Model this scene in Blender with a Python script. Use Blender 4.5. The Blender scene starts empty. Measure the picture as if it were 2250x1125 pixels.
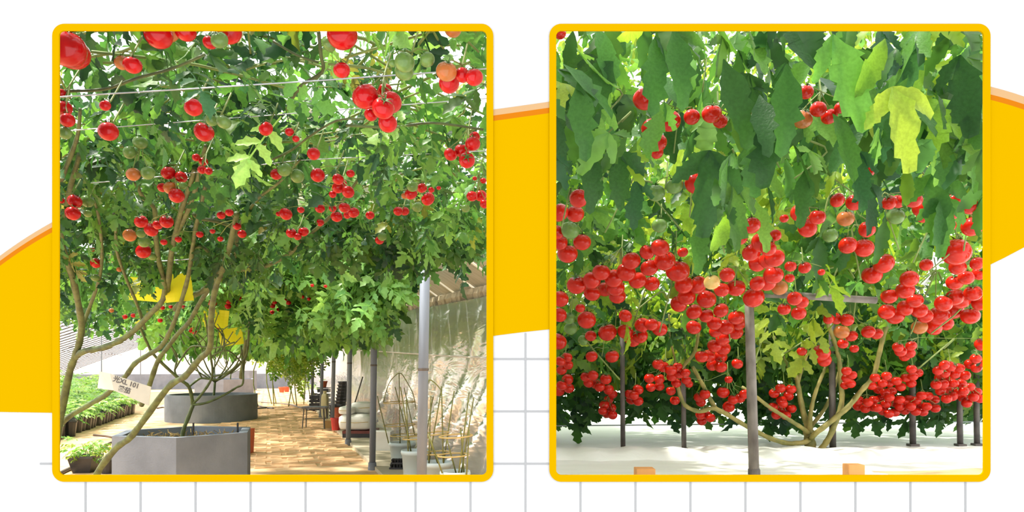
import bpy, math, random
import numpy as np
from mathutils import Vector, Matrix, Euler

# ------------------------------------------------------------------ camera, light, exposure
SC = bpy.context.scene
COL = SC.collection
F, CX, HZ, EYE = 1600.0, 1125.0, 800.0, 1.4
cam_d = bpy.data.cameras.new('camera'); cam = bpy.data.objects.new('camera', cam_d); COL.objects.link(cam)
cam.location = (0, 0, EYE); cam.rotation_euler = (math.radians(90), 0, 0)
cam_d.sensor_width = 36.0; cam_d.lens = 36.0 * F / 2250.0
cam_d.shift_y = (HZ - 562.5) / 2250.0
cam_d.clip_start = 0.05; cam_d.clip_end = 300
SC.camera = cam

world = bpy.data.worlds.new('overcast_sky'); SC.world = world; world.use_nodes = True
bg = world.node_tree.nodes['Background']; bg.inputs[0].default_value = (0.97, 0.985, 1.0, 1); bg.inputs[1].default_value = 1.0
sun_d = bpy.data.lights.new('sun', 'SUN'); sun = bpy.data.objects.new('sun', sun_d); COL.objects.link(sun)
sun_d.energy = 3.0; sun_d.angle = math.radians(4); sun_d.color = (1.0, 0.95, 0.84)
SUN_FROM = Vector((-0.42, 0.06, 0.90))          # the sun stands beyond the board, high and to the left
sun.rotation_euler = SUN_FROM.to_track_quat('Z', 'Y').to_euler(); sun.location = (-4, 6, 9)
SC.view_settings.view_transform = 'Standard'; SC.view_settings.look = 'None'
SC.view_settings.gamma = 1.0; SC.view_settings.use_curve_mapping = False
SC.view_settings.exposure = 1.5
EXPO = 2 ** 1.5                                       # 2 ** exposure
SC.cycles.max_bounces = 8; SC.cycles.diffuse_bounces = 4; SC.cycles.transparent_max_bounces = 8
SC.cycles.caustics_reflective = False; SC.cycles.caustics_refractive = False
rnd = random.Random(7); rng = np.random.default_rng(11)

# ------------------------------------------------------------------ places
def P(px, py, Y):                                # a point seen at a pixel, Y metres in front of the camera
    return Vector(((px - CX) * Y / F, Y, EYE + (HZ - py) * Y / F))
def Gd(px, py, z=0.0):                           # a point of level z seen at a pixel
    return P(px, py, (EYE - z) * F / (py - HZ))
VL = Vector((-0.3172, 0.9484, 0)); UL = Vector((0.9484, 0.3172, 0))      # left greenhouse: length and width directions

# ------------------------------------------------------------------ materials
def lin(c): return tuple(((v / 255.0) / 12.92 if v <= 10 else (((v / 255.0) + 0.055) / 1.055) ** 2.4) for v in c)
def node_mat(name):
    m = bpy.data.materials.new(name); m.use_nodes = True
    return m, m.node_tree.nodes, m.node_tree.links, m.node_tree.nodes['Principled BSDF']
def mat(name, col, rough=0.6, metal=0.0, var=0.15, scale=8.0, bump=0.0, bscale=40.0, spec=0.5, stretch=None, col2=None):
    m, N, L, b = node_mat(name)
    b.inputs['Roughness'].default_value = rough; b.inputs['Metallic'].default_value = metal
    b.inputs['Specular IOR Level'].default_value = spec
    tc = N.new('ShaderNodeTexCoord'); mp = N.new('ShaderNodeMapping'); L.new(tc.outputs['Object'], mp.inputs[0])
    if stretch: mp.inputs['Scale'].default_value = stretch
    nz = N.new('ShaderNodeTexNoise'); nz.inputs['Scale'].default_value = scale; nz.inputs['Detail'].default_value = 5
    L.new(mp.outputs[0], nz.inputs['Vector'])
    cr = N.new('ShaderNodeValToRGB'); L.new(nz.outputs[0], cr.inputs[0])
    c1 = col2 if col2 else tuple(max(0, v * (1 - var)) for v in col); c2 = tuple(min(1, v * (1 + var)) for v in col)
    cr.color_ramp.elements[0].position = 0.3; cr.color_ramp.elements[1].position = 0.7
    cr.color_ramp.elements[0].color = (*c1, 1); cr.color_ramp.elements[1].color = (*c2, 1)
    L.new(cr.outputs[0], b.inputs['Base Color'])
    if bump > 0:
        n2 = N.new('ShaderNodeTexNoise'); n2.inputs['Scale'].default_value = bscale; n2.inputs['Detail'].default_value = 4
        L.new(mp.outputs[0], n2.inputs['Vector'])
        bp = N.new('ShaderNodeBump'); bp.inputs['Strength'].default_value = bump; bp.inputs['Distance'].default_value = 0.01
        L.new(n2.outputs[0], bp.inputs['Height']); L.new(bp.outputs[0], b.inputs['Normal'])
    return m
def flat(name, rgb):                             # a matt printed colour on the board
    m, N, L, b = node_mat(name)
    b.inputs['Base Color'].default_value = (*[v / (EXPO * 0.985) for v in lin(rgb)], 1)
    b.inputs['Roughness'].default_value = 1.0; b.inputs['Specular IOR Level'].default_value = 0.0
    return m
M = {}
M['board'] = flat('white_board_paint', (255, 255, 255)); M['board'].node_tree.nodes['Principled BSDF'].inputs['Base Color'].default_value = (0.40, 0.40, 0.40, 1)
M['yellow'] = flat('yellow_print', (255, 199, 0)); M['orange'] = flat('orange_print', (249, 146, 29))
M['peach'] = flat('peach_print', (252, 204, 148)); M['grid'] = flat('grey_print', (214, 214, 214))
M['frame'] = flat('yellow_frame_paint', (255, 199, 0))

def leaf_mat(name, trans=0.42, tint=(1.5, 1.45, 0.75)):
    m, N, L, b = node_mat(name)
    at = N.new('ShaderNodeAttribute'); at.attribute_name = 'leaf_colour'
    oi = N.new('ShaderNodeObjectInfo'); hs = N.new('ShaderNodeHueSaturation')
    mr = N.new('ShaderNodeMapRange'); mr.inputs[3].default_value = 0.8; mr.inputs[4].default_value = 1.25
    L.new(oi.outputs['Random'], mr.inputs[0]); L.new(mr.outputs[0], hs.inputs['Value']); L.new(at.outputs['Color'], hs.inputs['Color'])
    tc = N.new('ShaderNodeTexCoord'); nz = N.new('ShaderNodeTexNoise'); nz.inputs['Scale'].default_value = 26; nz.inputs['Detail'].default_value = 3
    L.new(tc.outputs['Object'], nz.inputs['Vector'])
    mx = N.new('ShaderNodeMix'); mx.data_type = 'RGBA'; mx.blend_type = 'MULTIPLY'; mx.inputs[0].default_value = 0.45
    cr = N.new('ShaderNodeValToRGB'); cr.color_ramp.elements[0].position = .35; cr.color_ramp.elements[1].position = .65
    cr.color_ramp.elements[0].color = (.6, .62, .55, 1); cr.color_ramp.elements[1].color = (1, 1, 1, 1)
    L.new(nz.outputs[0], cr.inputs[0]); L.new(hs.outputs[0], mx.inputs[6]); L.new(cr.outputs[0], mx.inputs[7])
    L.new(mx.outputs[2], b.inputs['Base Color']); b.inputs['Roughness'].default_value = 0.42; b.inputs['Specular IOR Level'].default_value = 0.35
    bp = N.new('ShaderNodeBump'); bp.inputs['Strength'].default_value = 0.35; bp.inputs['Distance'].default_value = 0.004
    L.new(nz.outputs[0], bp.inputs['Height']); L.new(bp.outputs[0], b.inputs['Normal'])
    tr = N.new('ShaderNodeBsdfTranslucent'); m2 = N.new('ShaderNodeMix'); m2.data_type = 'RGBA'; m2.blend_type = 'MULTIPLY'; m2.inputs[0].default_value = 1
    L.new(mx.outputs[2], m2.inputs[6]); m2.inputs[7].default_value = (*tint, 1); L.new(m2.outputs[2], tr.inputs[0])
    ms = N.new('ShaderNodeMixShader'); ms.inputs[0].default_value = trans
    L.new(b.outputs[0], ms.inputs[1]); L.new(tr.outputs[0], ms.inputs[2]); L.new(ms.outputs[0], N['Material Output'].inputs[0])
    return m
M['leaf'] = leaf_mat('tomato_leaf')
M['leaf_r'] = leaf_mat('broad_tomato_leaf', 0.5, (1.9, 1.75, 0.7))
M['stem'] = mat('green_brown_stem', lin((82, 96, 50)), 0.6, var=.3, scale=14, bump=.4, bscale=60, col2=lin((54, 62, 34)))
M['stem_r'] = mat('tan_green_stem', lin((150, 135, 75)), 0.65, var=.25, scale=12, bump=.4, col2=lin((100, 105, 50)))
M['vine'] = mat('thin_vine', lin((120, 135, 70)), 0.6, var=.25, scale=20)
def tom_mat(name, col, col2, rough=0.16):
    m = mat(name, col, rough, var=.05, scale=1.2, col2=col2); b = m.node_tree.nodes['Principled BSDF']
    b.inputs['Specular IOR Level'].default_value = 0.32
    return m
TM = {'r': tom_mat('red_tomato_skin', (.50, .006, .008), (.40, .004, .006)), 'o': tom_mat('orange_tomato_skin', (.46, .12, .03), (.38, .14, .04)),
      'q': tom_mat('scarlet_tomato_skin', (.54, .016, .006), (.44, .010, .004)), 'g': tom_mat('green_tomato_skin', (.15, .25, .06), (.10, .18, .045)), 'y': tom_mat('pale_tomato_skin', (.72, .52, .18), (.66, .34, .10))}
M['calyx'] = mat('calyx_green', lin((70, 105, 45)), .6)

# ------------------------------------------------------------------ geometry helper
class G:
    def __init__(s): s.v = []; s.f = []; s.n = 0
    def add(s, vs, fs):
        s.v += [tuple(p) for p in vs]; s.f += [tuple(i + s.n for i in f) for f in fs]; s.n += len(vs); return s
    def box(s, c, size, rot=None, taper=1.0):
        x, y, z = size[0] / 2, size[1] / 2, size[2] / 2
        vs = [Vector((a * x * (taper if k < 0 else 1), b * y * (taper if k < 0 else 1), k * z)) for k in (-1, 1) for b in (-1, 1) for a in (-1, 1)]
        if rot is not None: vs = [rot @ p for p in vs]
        return s.add([p + Vector(c) for p in vs], [(0, 2, 3, 1), (4, 5, 7, 6), (0, 1, 5, 4), (2, 6, 7, 3), (0, 4, 6, 2), (1, 3, 7, 5)])
    def tube(s, pts, r, n=8, cap=True):
        pts = [Vector(p) for p in pts]; m = len(pts); r = r if isinstance(r, (list, tuple)) else [r] * m
        vs = []; prev = None
        for i, p in enumerate(pts):
            t = (pts[min(i + 1, m - 1)] - pts[max(i - 1, 0)]).normalized()
            if prev is None: a = t.orthogonal().normalized()
            else: a = (prev - t * prev.dot(t)).normalized()
            prev = a; b = t.cross(a)
            vs += [p + (a * math.cos(2 * math.pi * k / n) + b * math.sin(2 * math.pi * k / n)) * r[i] for k in range(n)]
        fs = [(i * n + k, i * n + (k + 1) % n, (i + 1) * n + (k + 1) % n, (i + 1) * n + k) for i in range(m - 1) for k in range(n)]
        if cap: fs += [tuple(range(n))[::-1], tuple(range((m - 1) * n, m * n))]
        return s.add(vs, fs)
    def lathe(s, prof, c=(0, 0, 0), n=24, rot0=0.0, sx=1.0, sy=1.0, close=False):
        vs = [Vector((c[0] + r * sx * math.cos(rot0 + 2 * math.pi * k / n), c[1] + r * sy * math.sin(rot0 + 2 * math.pi * k / n), c[2] + z)) for r, z in prof for k in range(n)]
        m = len(prof); rows = range(m if close else m - 1)
        fs = [(i * n + k, i * n + (k + 1) % n, ((i + 1) % m) * n + (k + 1) % n, ((i + 1) % m) * n + k) for i in rows for k in range(n)]
        return s.add(vs, fs)
    def prism(s, poly, y0, y1):                  # polygon in x, z given as world x, z; thickness along Y
        n = len(poly); vs = [Vector((x, y0, z)) for x, z in poly] + [Vector((x, y1, z)) for x, z in poly]
        fs = [tuple(range(n)), tuple(range(n, 2 * n))[::-1]] + [(i, n + i, n + (i + 1) % n, (i + 1) % n) for i in range(n)]
        return s.add(vs, fs)
def tag(o, label=None, cat=None, group=None, kind=None):
    if label: o['label'] = label
    if cat: o['category'] = cat
    if group: o['group'] = group
    if kind: o['kind'] = kind
    return o
WL = {}                                          # world position of every empty or mesh origin
def emp(name, loc, label=None, cat=None, group=None):
    o = bpy.data.objects.new(name, None); COL.objects.link(o); o.empty_display_size = 0.05
    o.location = loc; WL[o.name] = Vector(loc); return tag(o, label, cat, group)
def mk(name, g, m, parent=None, smooth=False, origin=None, kind=None):
    org = WL[parent.name] if parent is not None else (Vector(origin) if origin is not None else Vector((0, 0, 0)))
    me = bpy.data.meshes.new(name); me.from_pydata([tuple(Vector(p) - org) for p in g.v], [], g.f); me.materials.append(m)
    if smooth: me.polygons.foreach_set('use_smooth', [True] * len(me.polygons))
    me.update()
    o = bpy.data.objects.new(name, me); COL.objects.link(o)
    if parent is not None: o.parent = parent; WL[o.name] = org.copy()
    else: o.location = org; WL[o.name] = org.copy()
    if kind: o['kind'] = kind
    return o
def link(name, me, loc, parent=None, rot=None, scale=1.0):
    o = bpy.data.objects.new(name, me); COL.objects.link(o)
    o.location = Vector(loc) - (WL[parent.name] if parent is not None else Vector((0, 0, 0)))
    if rot is not None: o.rotation_euler = rot
    o.scale = (scale,) * 3 if not isinstance(scale, tuple) else scale
    if parent is not None: o.parent = parent
    return o
def catmull(pts, k=4):
    pts = [Vector(p) for p in pts]; out = []
    for i in range(len(pts) - 1):
        p0, p1, p2, p3 = pts[max(i - 1, 0)], pts[i], pts[i + 1], pts[min(i + 2, len(pts) - 1)]
        for j in range(k):
            t = j / k
            out.append(0.5 * ((2 * p1) + (p2 - p0) * t + (2 * p0 - 5 * p1 + 4 * p2 - p3) * t * t + (3 * p1 - p0 - 3 * p2 + p3) * t ** 3))
    out.append(pts[-1]); return out

# ------------------------------------------------------------------ the board with its two openings
BY = 1.60
def bx(px): return (px - CX) * BY / F
def bz(py): return EYE + (HZ - py) * BY / F
OPEN = [(132, 1069), (1222, 2159)]
g = G()
xs = [-2.6, bx(125), bx(1076), bx(1215), bx(2166), 2.6]; zs = [0, bz(1050), bz(62), 2.75]
for i in range(5):
    for j in range(3):
        if j == 1 and i in (1, 3): continue
        g.box(((xs[i] + xs[i + 1]) / 2, BY + .0025, (zs[j] + zs[j + 1]) / 2), (xs[i + 1] - xs[i], .005, zs[j + 1] - zs[j]))
mk('wall_front', g, M['board'], kind='structure')
def ring(cx0, cx1, cy0, cy1, r, n=10):
    out = []
    for (cx, cy, a0) in ((cx1 - r, cy0 + r, -90), (cx1 - r, cy1 - r, 0), (cx0 + r, cy1 - r, 90), (cx0 + r, cy0 + r, 180)):
        for k in range(n + 1):
            a = math.radians(a0 + 90 * k / n); out.append((cx + r * math.cos(a), cy + r * math.sin(a)))
    return out
for (x0, x1), lab in zip(OPEN, ('yellow rounded frame around the view of the greenhouse aisle', 'yellow rounded frame around the view of the dense tomato clusters')):
    outer = ring(x0 - 15, x1 + 15, 54, 1058, 26); inner = ring(x0, x1, 69, 1043, 11)
    n = len(outer); vs = []
    for y in (BY - .004, BY):
        vs += [Vector((bx(a), y, bz(b))) for a, b in outer] + [Vector((bx(a), y, bz(b))) for a, b in inner]
    fs = []
    for i in range(n):
        j = (i + 1) % n
        fs += [(i, j, n + j, n + i), (2 * n + i, 3 * n + i, 3 * n + j, 2 * n + j), (i, 2 * n + i, 2 * n + j, j), (n + i, n + j, 3 * n + j, 3 * n + i)]
    o = mk('picture_frame', G().add(vs, fs), M['frame'], origin=(bx((x0 + x1) / 2), BY, bz(1058)))
    tag(o, lab, 'frame', 'yellow frames on the white board')
sw = emp('painted_swoosh', (0, BY - .001, bz(900)), 'large yellow swoosh with orange and peach upper stripes on the white board', 'wall decoration')
def strip(name, top, bot, m, y):
    g = G(); g.prism([(bx(a), bz(b)) for a, b in top] + [(bx(a), bz(b)) for a, b in bot[::-1]], y, BY); return mk(name, g, m, sw)
def qd(p0, p1, p2, k=10): return [((1 - t) ** 2 * p0[0] + 2 * t * (1 - t) * p1[0] + t * t * p2[0], (1 - t) ** 2 * p0[1] + 2 * t * (1 - t) * p1[1] + t * t * p2[1]) for t in [i / k for i in range(k + 1)]]
segs = [((-240, 742), (0, 563), (60, 522), (124, 484), (-240, 895), (124, 907), 11, 11),
        ((1078, 242), None, (1144, 233), (1213, 223), (1078, 738), (1213, 723), 13, 12),
        ((2168, 189), None, (2215, 200), (2262, 217), (2168, 585), (2262, 541), 17, 12)]
for si, s in enumerate(segs):
    if si == 0: top = qd(s[0], (-110, 640), s[1], 6)[:-1] + qd(s[1], (60, 518), s[3], 8)
    else: top = qd(s[0], s[2], s[3], 8)
    w1, w2 = s[6], s[7]
    if si == 2: top += [(2420, 290)]
    dn = lambda k: [(a, b + k) for a, b in top]
    if si == 0: bot = [(-240, 898), (0, 905), (124, 907)]
    elif si == 1: bot = qd((1078, 739), (1140, 730), (1213, 723), 6)
    else: bot = [(2168, 585), (2205, 567), (2262, 537), (2420, 470)]
    strip('peach_stripe', top, dn(w1), M['peach'], BY - .0012)
    strip('orange_stripe', dn(w1), dn(w1 + w2), M['orange'], BY - .0012)
    strip('yellow_field', dn(w1 + w2), bot, M['yellow'], BY - .0012)
gr = emp('printed_grid', (0, BY - .001, bz(1300)), 'pale grey square grid lines printed low on the white board', 'wall decoration')
def gline(x0, y0, x1, y1):
    g = G(); g.prism([(bx(x0), bz(y1)), (bx(x1), bz(y1)), (bx(x1), bz(y0)), (bx(x0), bz(y0))], BY - .0009, BY); mk('grid_line', g, M['grid'], gr)
for k in range(17):
    x = 188 + 120.83 * k
    gline(x - 2, 732 if k == 8 else 1054, x + 2, 1480)
for y in (789, 904, 1019):
    for a, b in ((1080, 1152.7), (1156.7, 1211)): gline(a, y - 2, b, y + 2)
gline(88, 1017, 121, 1021)
# ------------------------------------------------------------------ the two greenhouses: ground, walls, roof
M['sand'] = mat('sandy_soil', lin((222, 188, 148)), .9, var=.12, scale=3, bump=.5, bscale=30, col2=lin((198, 156, 112)))
M['brick'] = mat('worn_path_brick', lin((236, 192, 148)), .9, var=.12, scale=5, bump=.6, bscale=35, col2=lin((208, 158, 112)))
M['concrete'] = mat('grey_concrete', lin((124, 131, 142)), .85, var=.06, scale=3, bump=.25, bscale=50, col2=lin((108, 115, 126)))
M['strip'] = mat('pale_concrete_strip', lin((190, 178, 155)), .9, var=.06, scale=3, bump=.2)
M['white_floor'] = mat('white_ground_film', (.93, .94, .91), .55, var=.03, scale=1.8, bump=.5, bscale=5, stretch=(1, 3, 1), col2=(.84, .87, .80))
M['plaster'] = mat('pale_plaster', (.80, .78, .73), .9, var=.06, scale=1.2, col2=(.68, .66, .62))
M['stone'] = mat('rough_pale_stone', lin((196, 182, 152)), .95, var=.15, scale=9, bump=1.0, bscale=18, col2=lin((150, 138, 112)))
M['plank'] = mat('weathered_roof_plank', lin((226, 218, 202)), .85, var=.08, scale=3, bump=.4, bscale=20, stretch=(.6, 4, 1), col2=lin((200, 192, 164)))
M['steel'] = mat('galvanised_steel', lin((120, 127, 139)), .6, .1, var=.08, scale=10, stretch=(1, 1, .3))
M['dark_steel'] = mat('dark_weathered_post', lin((92, 84, 78)), .6, .1, var=.3, scale=9, col2=lin((60, 58, 58)))
M['pole'] = mat('grey_brown_pole', lin((120, 112, 104)), .6, .1, var=.3, scale=14, col2=lin((84, 74, 68)), stretch=(1, 1, .5))
M['wire'] = mat('bright_wire', (.42, .45, .50), .4, .5)
def foil_mat():
    m, N, L, b = node_mat('silver_foil'); b.inputs['Metallic'].default_value = 0.72; b.inputs['Roughness'].default_value = 0.2
    b.inputs['Base Color'].default_value = (.95, .95, .94, 1)
    tc = N.new('ShaderNodeTexCoord'); mp = N.new('ShaderNodeMapping'); mp.inputs['Rotation'].default_value = (0.5, 0.2, .3); mp.inputs['Scale'].default_value = (1, .5, 2.2)
    nz = N.new('ShaderNodeTexNoise'); nz.inputs['Scale'].default_value = 2.0; nz.inputs['Detail'].default_value = 3; nz.inputs['Roughness'].default_value = .6; nz.inputs['Distortion'].default_value = .8
    bp = N.new('ShaderNodeBump'); bp.inputs['Strength'].default_value = .5; bp.inputs['Distance'].default_value = .04
    L.new(tc.outputs['Object'], mp.inputs[0]); L.new(mp.outputs[0], nz.inputs['Vector']); L.new(nz.outputs[0], bp.inputs['Height']); L.new(bp.outputs[0], b.inputs['Normal'])
    return m
M['foil'] = foil_mat()
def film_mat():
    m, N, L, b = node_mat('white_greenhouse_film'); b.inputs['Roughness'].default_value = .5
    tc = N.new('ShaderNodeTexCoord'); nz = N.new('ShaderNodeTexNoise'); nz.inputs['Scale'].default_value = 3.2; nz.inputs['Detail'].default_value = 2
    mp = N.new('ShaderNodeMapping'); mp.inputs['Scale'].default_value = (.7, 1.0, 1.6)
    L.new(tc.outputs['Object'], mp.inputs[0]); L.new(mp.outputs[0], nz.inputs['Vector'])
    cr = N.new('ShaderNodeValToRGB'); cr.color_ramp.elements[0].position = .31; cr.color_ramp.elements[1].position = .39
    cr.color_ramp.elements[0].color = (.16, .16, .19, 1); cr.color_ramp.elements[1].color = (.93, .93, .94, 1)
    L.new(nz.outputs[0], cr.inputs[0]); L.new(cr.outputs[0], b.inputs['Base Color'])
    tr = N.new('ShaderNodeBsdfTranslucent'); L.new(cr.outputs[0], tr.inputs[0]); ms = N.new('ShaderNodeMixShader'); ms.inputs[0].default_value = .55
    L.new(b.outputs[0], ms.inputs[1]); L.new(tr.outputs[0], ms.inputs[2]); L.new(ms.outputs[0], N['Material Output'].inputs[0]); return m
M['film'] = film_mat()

g = G().add([(-22, BY + .005, -.06), (-.03, BY + .005, -.06), (-.03, 62, -.06), (-42, 62, -.06), (-22, BY + .005, 0), (-.03, BY + .005, 0), (-.03, 62, 0), (-42, 62, 0)],
            [(3, 2, 1, 0), (4, 5, 6, 7), (0, 1, 5, 4), (1, 2, 6, 5), (2, 3, 7, 6), (3, 0, 4, 7)])
floor_l = mk('floor_left', g, M['sand'], kind='structure')
g = G().box((4.53, 11, .39), (9.0, 18.75, .82)); mk('floor_right', g, M['white_floor'], kind='structure')
g = G().box((0, 5.9, 1.5), (.04, 8.5, 3.0)); mk('wall_middle', g, M['plaster'], kind='structure')

# path of worn bricks in the left aisle
def on_path(p):
    px = CX + p.x * F / p.y; py = HZ + EYE * F / p.y
    return px < 588 + (py - HZ) / 1.06 and p.y > 8.6
cnt = 0; rest = G(); shapes = []
for k in range(6):
    w, d, h = .40, .30, .05; e = .018
    q = G(); ji = lambda: rnd.uniform(-.012, .012)
    lo = [(-w / 2 + .006, -d / 2 + .006), (w / 2 - .006, -d / 2 + .006), (w / 2 - .006, d / 2 - .006), (-w / 2 + .006, d / 2 - .006)]
    hi = [(a * .93 + ji(), b * .90 + ji()) for a, b in lo]
    q.add([(a, b, 0) for a, b in lo] + [(a, b, h * .55) for a, b in lo] + [(a, b, h + rnd.uniform(-.005, .003)) for a, b in hi],
          [(0, 1, 5, 4), (1, 2, 6, 5), (2, 3, 7, 6), (3, 0, 4, 7), (4, 5, 9, 8), (5, 6, 10, 9), (6, 7, 11, 10), (7, 4, 8, 11), (8, 9, 10, 11)])
    me = bpy.data.meshes.new('brick'); me.from_pydata(q.v, [], q.f); me.materials.append(M['brick']); shapes.append((me, q))
rotz = math.atan2(UL.y, UL.x)
base = Gd(590, 990)
for j in range(-6, 90):
    for i in range(-6, 6):
        p = base + VL * (j * .33) + UL * ((i + (.5 if j % 2 else 0)) * .44)
        px = CX + p.x * F / p.y
        if not on_path(p) or px < 505 - max(0, (p.y - 12)) * 2: continue
        me, q = shapes[rnd.randrange(6)]; p.z = rnd.uniform(-.036, -.026); rz = rotz + rnd.uniform(-.03, .03)
        if cnt < 260 and p.y < 24:
            link('brick', me, p, floor_l, (rnd.uniform(-.02, .02), rnd.uniform(-.02, .02), rz)); cnt += 1
        else:
            R = Matrix.Rotation(rz, 3, 'Z'); rest.add([R @ Vector(v) + p for v in q.v], q.f)
if rest.v: mk('far_brick_paving', rest, M['brick'], floor_l, kind='stuff')
# concrete strip between the posts and the foil wall
def ln(k, Y): x = 590 + EYE * F / Y / k; return Vector(((x - CX) * Y / F, Y, 0))
a0, a1, b0, b1 = ln(1.0, 7.4), ln(1.0, 40), ln(.54, 8.2), ln(.54, 40)
g = G().add([a0, b0, b1, a1] + [p + Vector((0, 0, .05)) for p in (a0, b0, b1, a1)], [(0, 3, 2, 1), (4, 5, 6, 7), (0, 1, 5, 4), (1, 2, 6, 5), (2, 3, 7, 6), (3, 0, 4, 7)])
mk('trim_1', g, M['strip'], kind='structure')

# foil covered right wall, stone ledge, plank roof
def zt(Y): return 2.18 + .0398 * (Y - 8.66)
NV, NU = 150, 34
vs = []
Ys = [7.72 * (40 / 7.72) ** (i / NV) for i in range(NV + 1)]
for i, Y in enumerate(Ys):
    b = ln(.54, Y); s = (Y - 7.7)
    for j in range(NU + 1):
        t = j / NU; z = t * zt(Y)
        lo = max(0, 1 - t * 1.7) ** 1.2; nr = 1 / (1 + max(0, s) * .18)       # folds gather low and near
        f = .010 * math.sin(s * 2.1 + 2 * math.sin(t * 4)) + .012 * math.sin(t * 8 + .6 * s)
        for (q0, sl, am, wd) in ((.5, 1.6, .10, .10), (1.0, 1.9, .13, .12), (1.5, 2.1, .10, .09), (2.1, 2.3, .14, .13), (2.9, 2.0, .09, .10), (3.8, 2.4, .10, .14), (5.2, 1.2, .08, .12), (7.5, 1.8, .09, .16)):
            dd = (s - q0 + sl * (t - .35)) / wd; f += am * math.exp(-dd * dd) * 1.5 * min(1, 1.5 * lo + .12)
        for q0 in (3.3, 4.1, 4.4, 6.4, 9.0, 12.0): f += .05 * math.exp(-((s - q0 - .25 * (1 - t)) / (.06 + .02 * q0 * .3)) ** 2) * max(0, t - .35) * 1.6
        f += lo * nr * .035 * math.sin(13 * s + 17 * t + 2 * math.sin(3.1 * s)) + .12 * lo
        if t > .985: f += .02
        vs.append(b + Vector((-.948, -.317, 0)) * (f + .06) + Vector((0, 0, z)))
fs = [(i * (NU + 1) + j, (i + 1) * (NU + 1) + j, (i + 1) * (NU + 1) + j + 1, i * (NU + 1) + j + 1) for i in range(NV) for j in range(NU)]
wr = G(); A, B = ln(.54, 7.72) + UL * .05, ln(.54, 40) + UL * .05
hA, hB = zt(7.72) + .16, zt(40) + .16
wr.add([A, A + UL * .3, B + UL * .3, B, A + Vector((0, 0, hA)), A + UL * .3 + Vector((0, 0, hA)), B + UL * .3 + Vector((0, 0, hB)), B + Vector((0, 0, hB))],
       [(0, 3, 2, 1), (4, 5, 6, 7), (0, 1, 5, 4), (1, 2, 6, 5), (2, 3, 7, 6), (3, 0, 4, 7)])
wall_r = mk('wall_right', wr, M['plaster'], kind='structure')
JS = 24                                          # the sheet is two widths, the upper lapping over the lower
lowf = [f for f in fs if f[0] % (NU + 1) < JS]; upf = [f for f in fs if f[0] % (NU + 1) >= JS - 1]
mk('foil_sheet', G().add(vs, lowf), M['foil'], wall_r, smooth=True)
mk('foil_sheet', G().add([v + Vector((-.948, -.317, 0)) * .018 for v in vs], upf), M['foil'], wall_r, smooth=True)
mk('seam_tape', G().tube([vs[i * (NU + 1) + JS - 1] + Vector((-.948, -.317, 0)) * .03 for i in range(NV + 1)], .012, 5), M['plaster'], wall_r)
for k in range(90):                              # lumps of the rough stone ledge above the foil
    Y = 7.75 + k * .22 * (1 + k * .012)
    if Y > 39: break
    c = ln(.54, Y) + Vector((0, 0, zt(Y) + .07)); q = G(); rr = rnd.uniform(.85, 1.15)
    q.lathe([(.001, -.09), (.07 * rr, -.075), (.10 * rr, 0), (.075 * rr, .07), (.001, .09)], (0, 0, 0), 6, rnd.random())
    R = Matrix.Rotation(rotz + 1.57, 3, 'Z')
    vv = [R @ Vector((v[0] * 1.25 * (1 + k * .012), v[1] * .9, v[2])) + c - UL * .02 for v in q.v]
    mk('ledge_stone', G().add(vv, q.f), M['stone'], wall_r)
ceil = None
k = 0; Y = 7.3
roofs = []
while Y < 33:
    Y2 = Y + .5; c0 = ln(.54, max(Y, 7.72)) if False else ln(.54, Y); c1 = ln(.54, Y2 - .035); n = Vector((0, 0, .03))
    dz = 0.02 if k % 2 else 0.0
    e0 = UL * .25; up = Vector((-UL.x * 2.3, -UL.y * 2.3, 2.3 * .68))
    p = [c0 + Vector((0, 0, zt(Y) + .17 + dz)) + e0 - Vector((0, 0, .17)), c1 + Vector((0, 0, zt(Y2) + .17 + dz)) + e0 - Vector((0, 0, .17))]
    p = p + [p[1] + up * 1.1, p[0] + up * 1.1]
    roofs.append(G().add(p + [q + n for q in p], [(0, 3, 2, 1), (4, 5, 6, 7), (0, 1, 5, 4), (1, 2, 6, 5), (2, 3, 7, 6), (3, 0, 4, 7)])); Y = Y2; k += 1
# rafters carry the planks
g = G()
for Yr in (7.6, 15, 23, 32):
    c = ln(.54, Yr) + UL * .2 + Vector((0, 0, zt(Yr) + .2)); up = Vector((-UL.x * 2.3, -UL.y * 2.3, 2.3 * .68)) * 1.12
    g.tube([c, c + up], .04, 6)
cs = ln(.54, 7.5) + UL * .2 + Vector((0, 0, zt(7.5) + .22)); ce = ln(.54, 33) + UL * .2 + Vector((0, 0, zt(33) + .22))
for t in (.05, 1.05):
    u = Vector((-UL.x * 2.3, -UL.y * 2.3, 2.3 * .68)) * t
    g.tube([cs + u, ce + u], .035, 6)
ceil = mk('ceiling', g, M['dark_steel'], kind='structure')
for r in roofs: mk('roof_plank', r, M['plank'], ceil)

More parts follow.
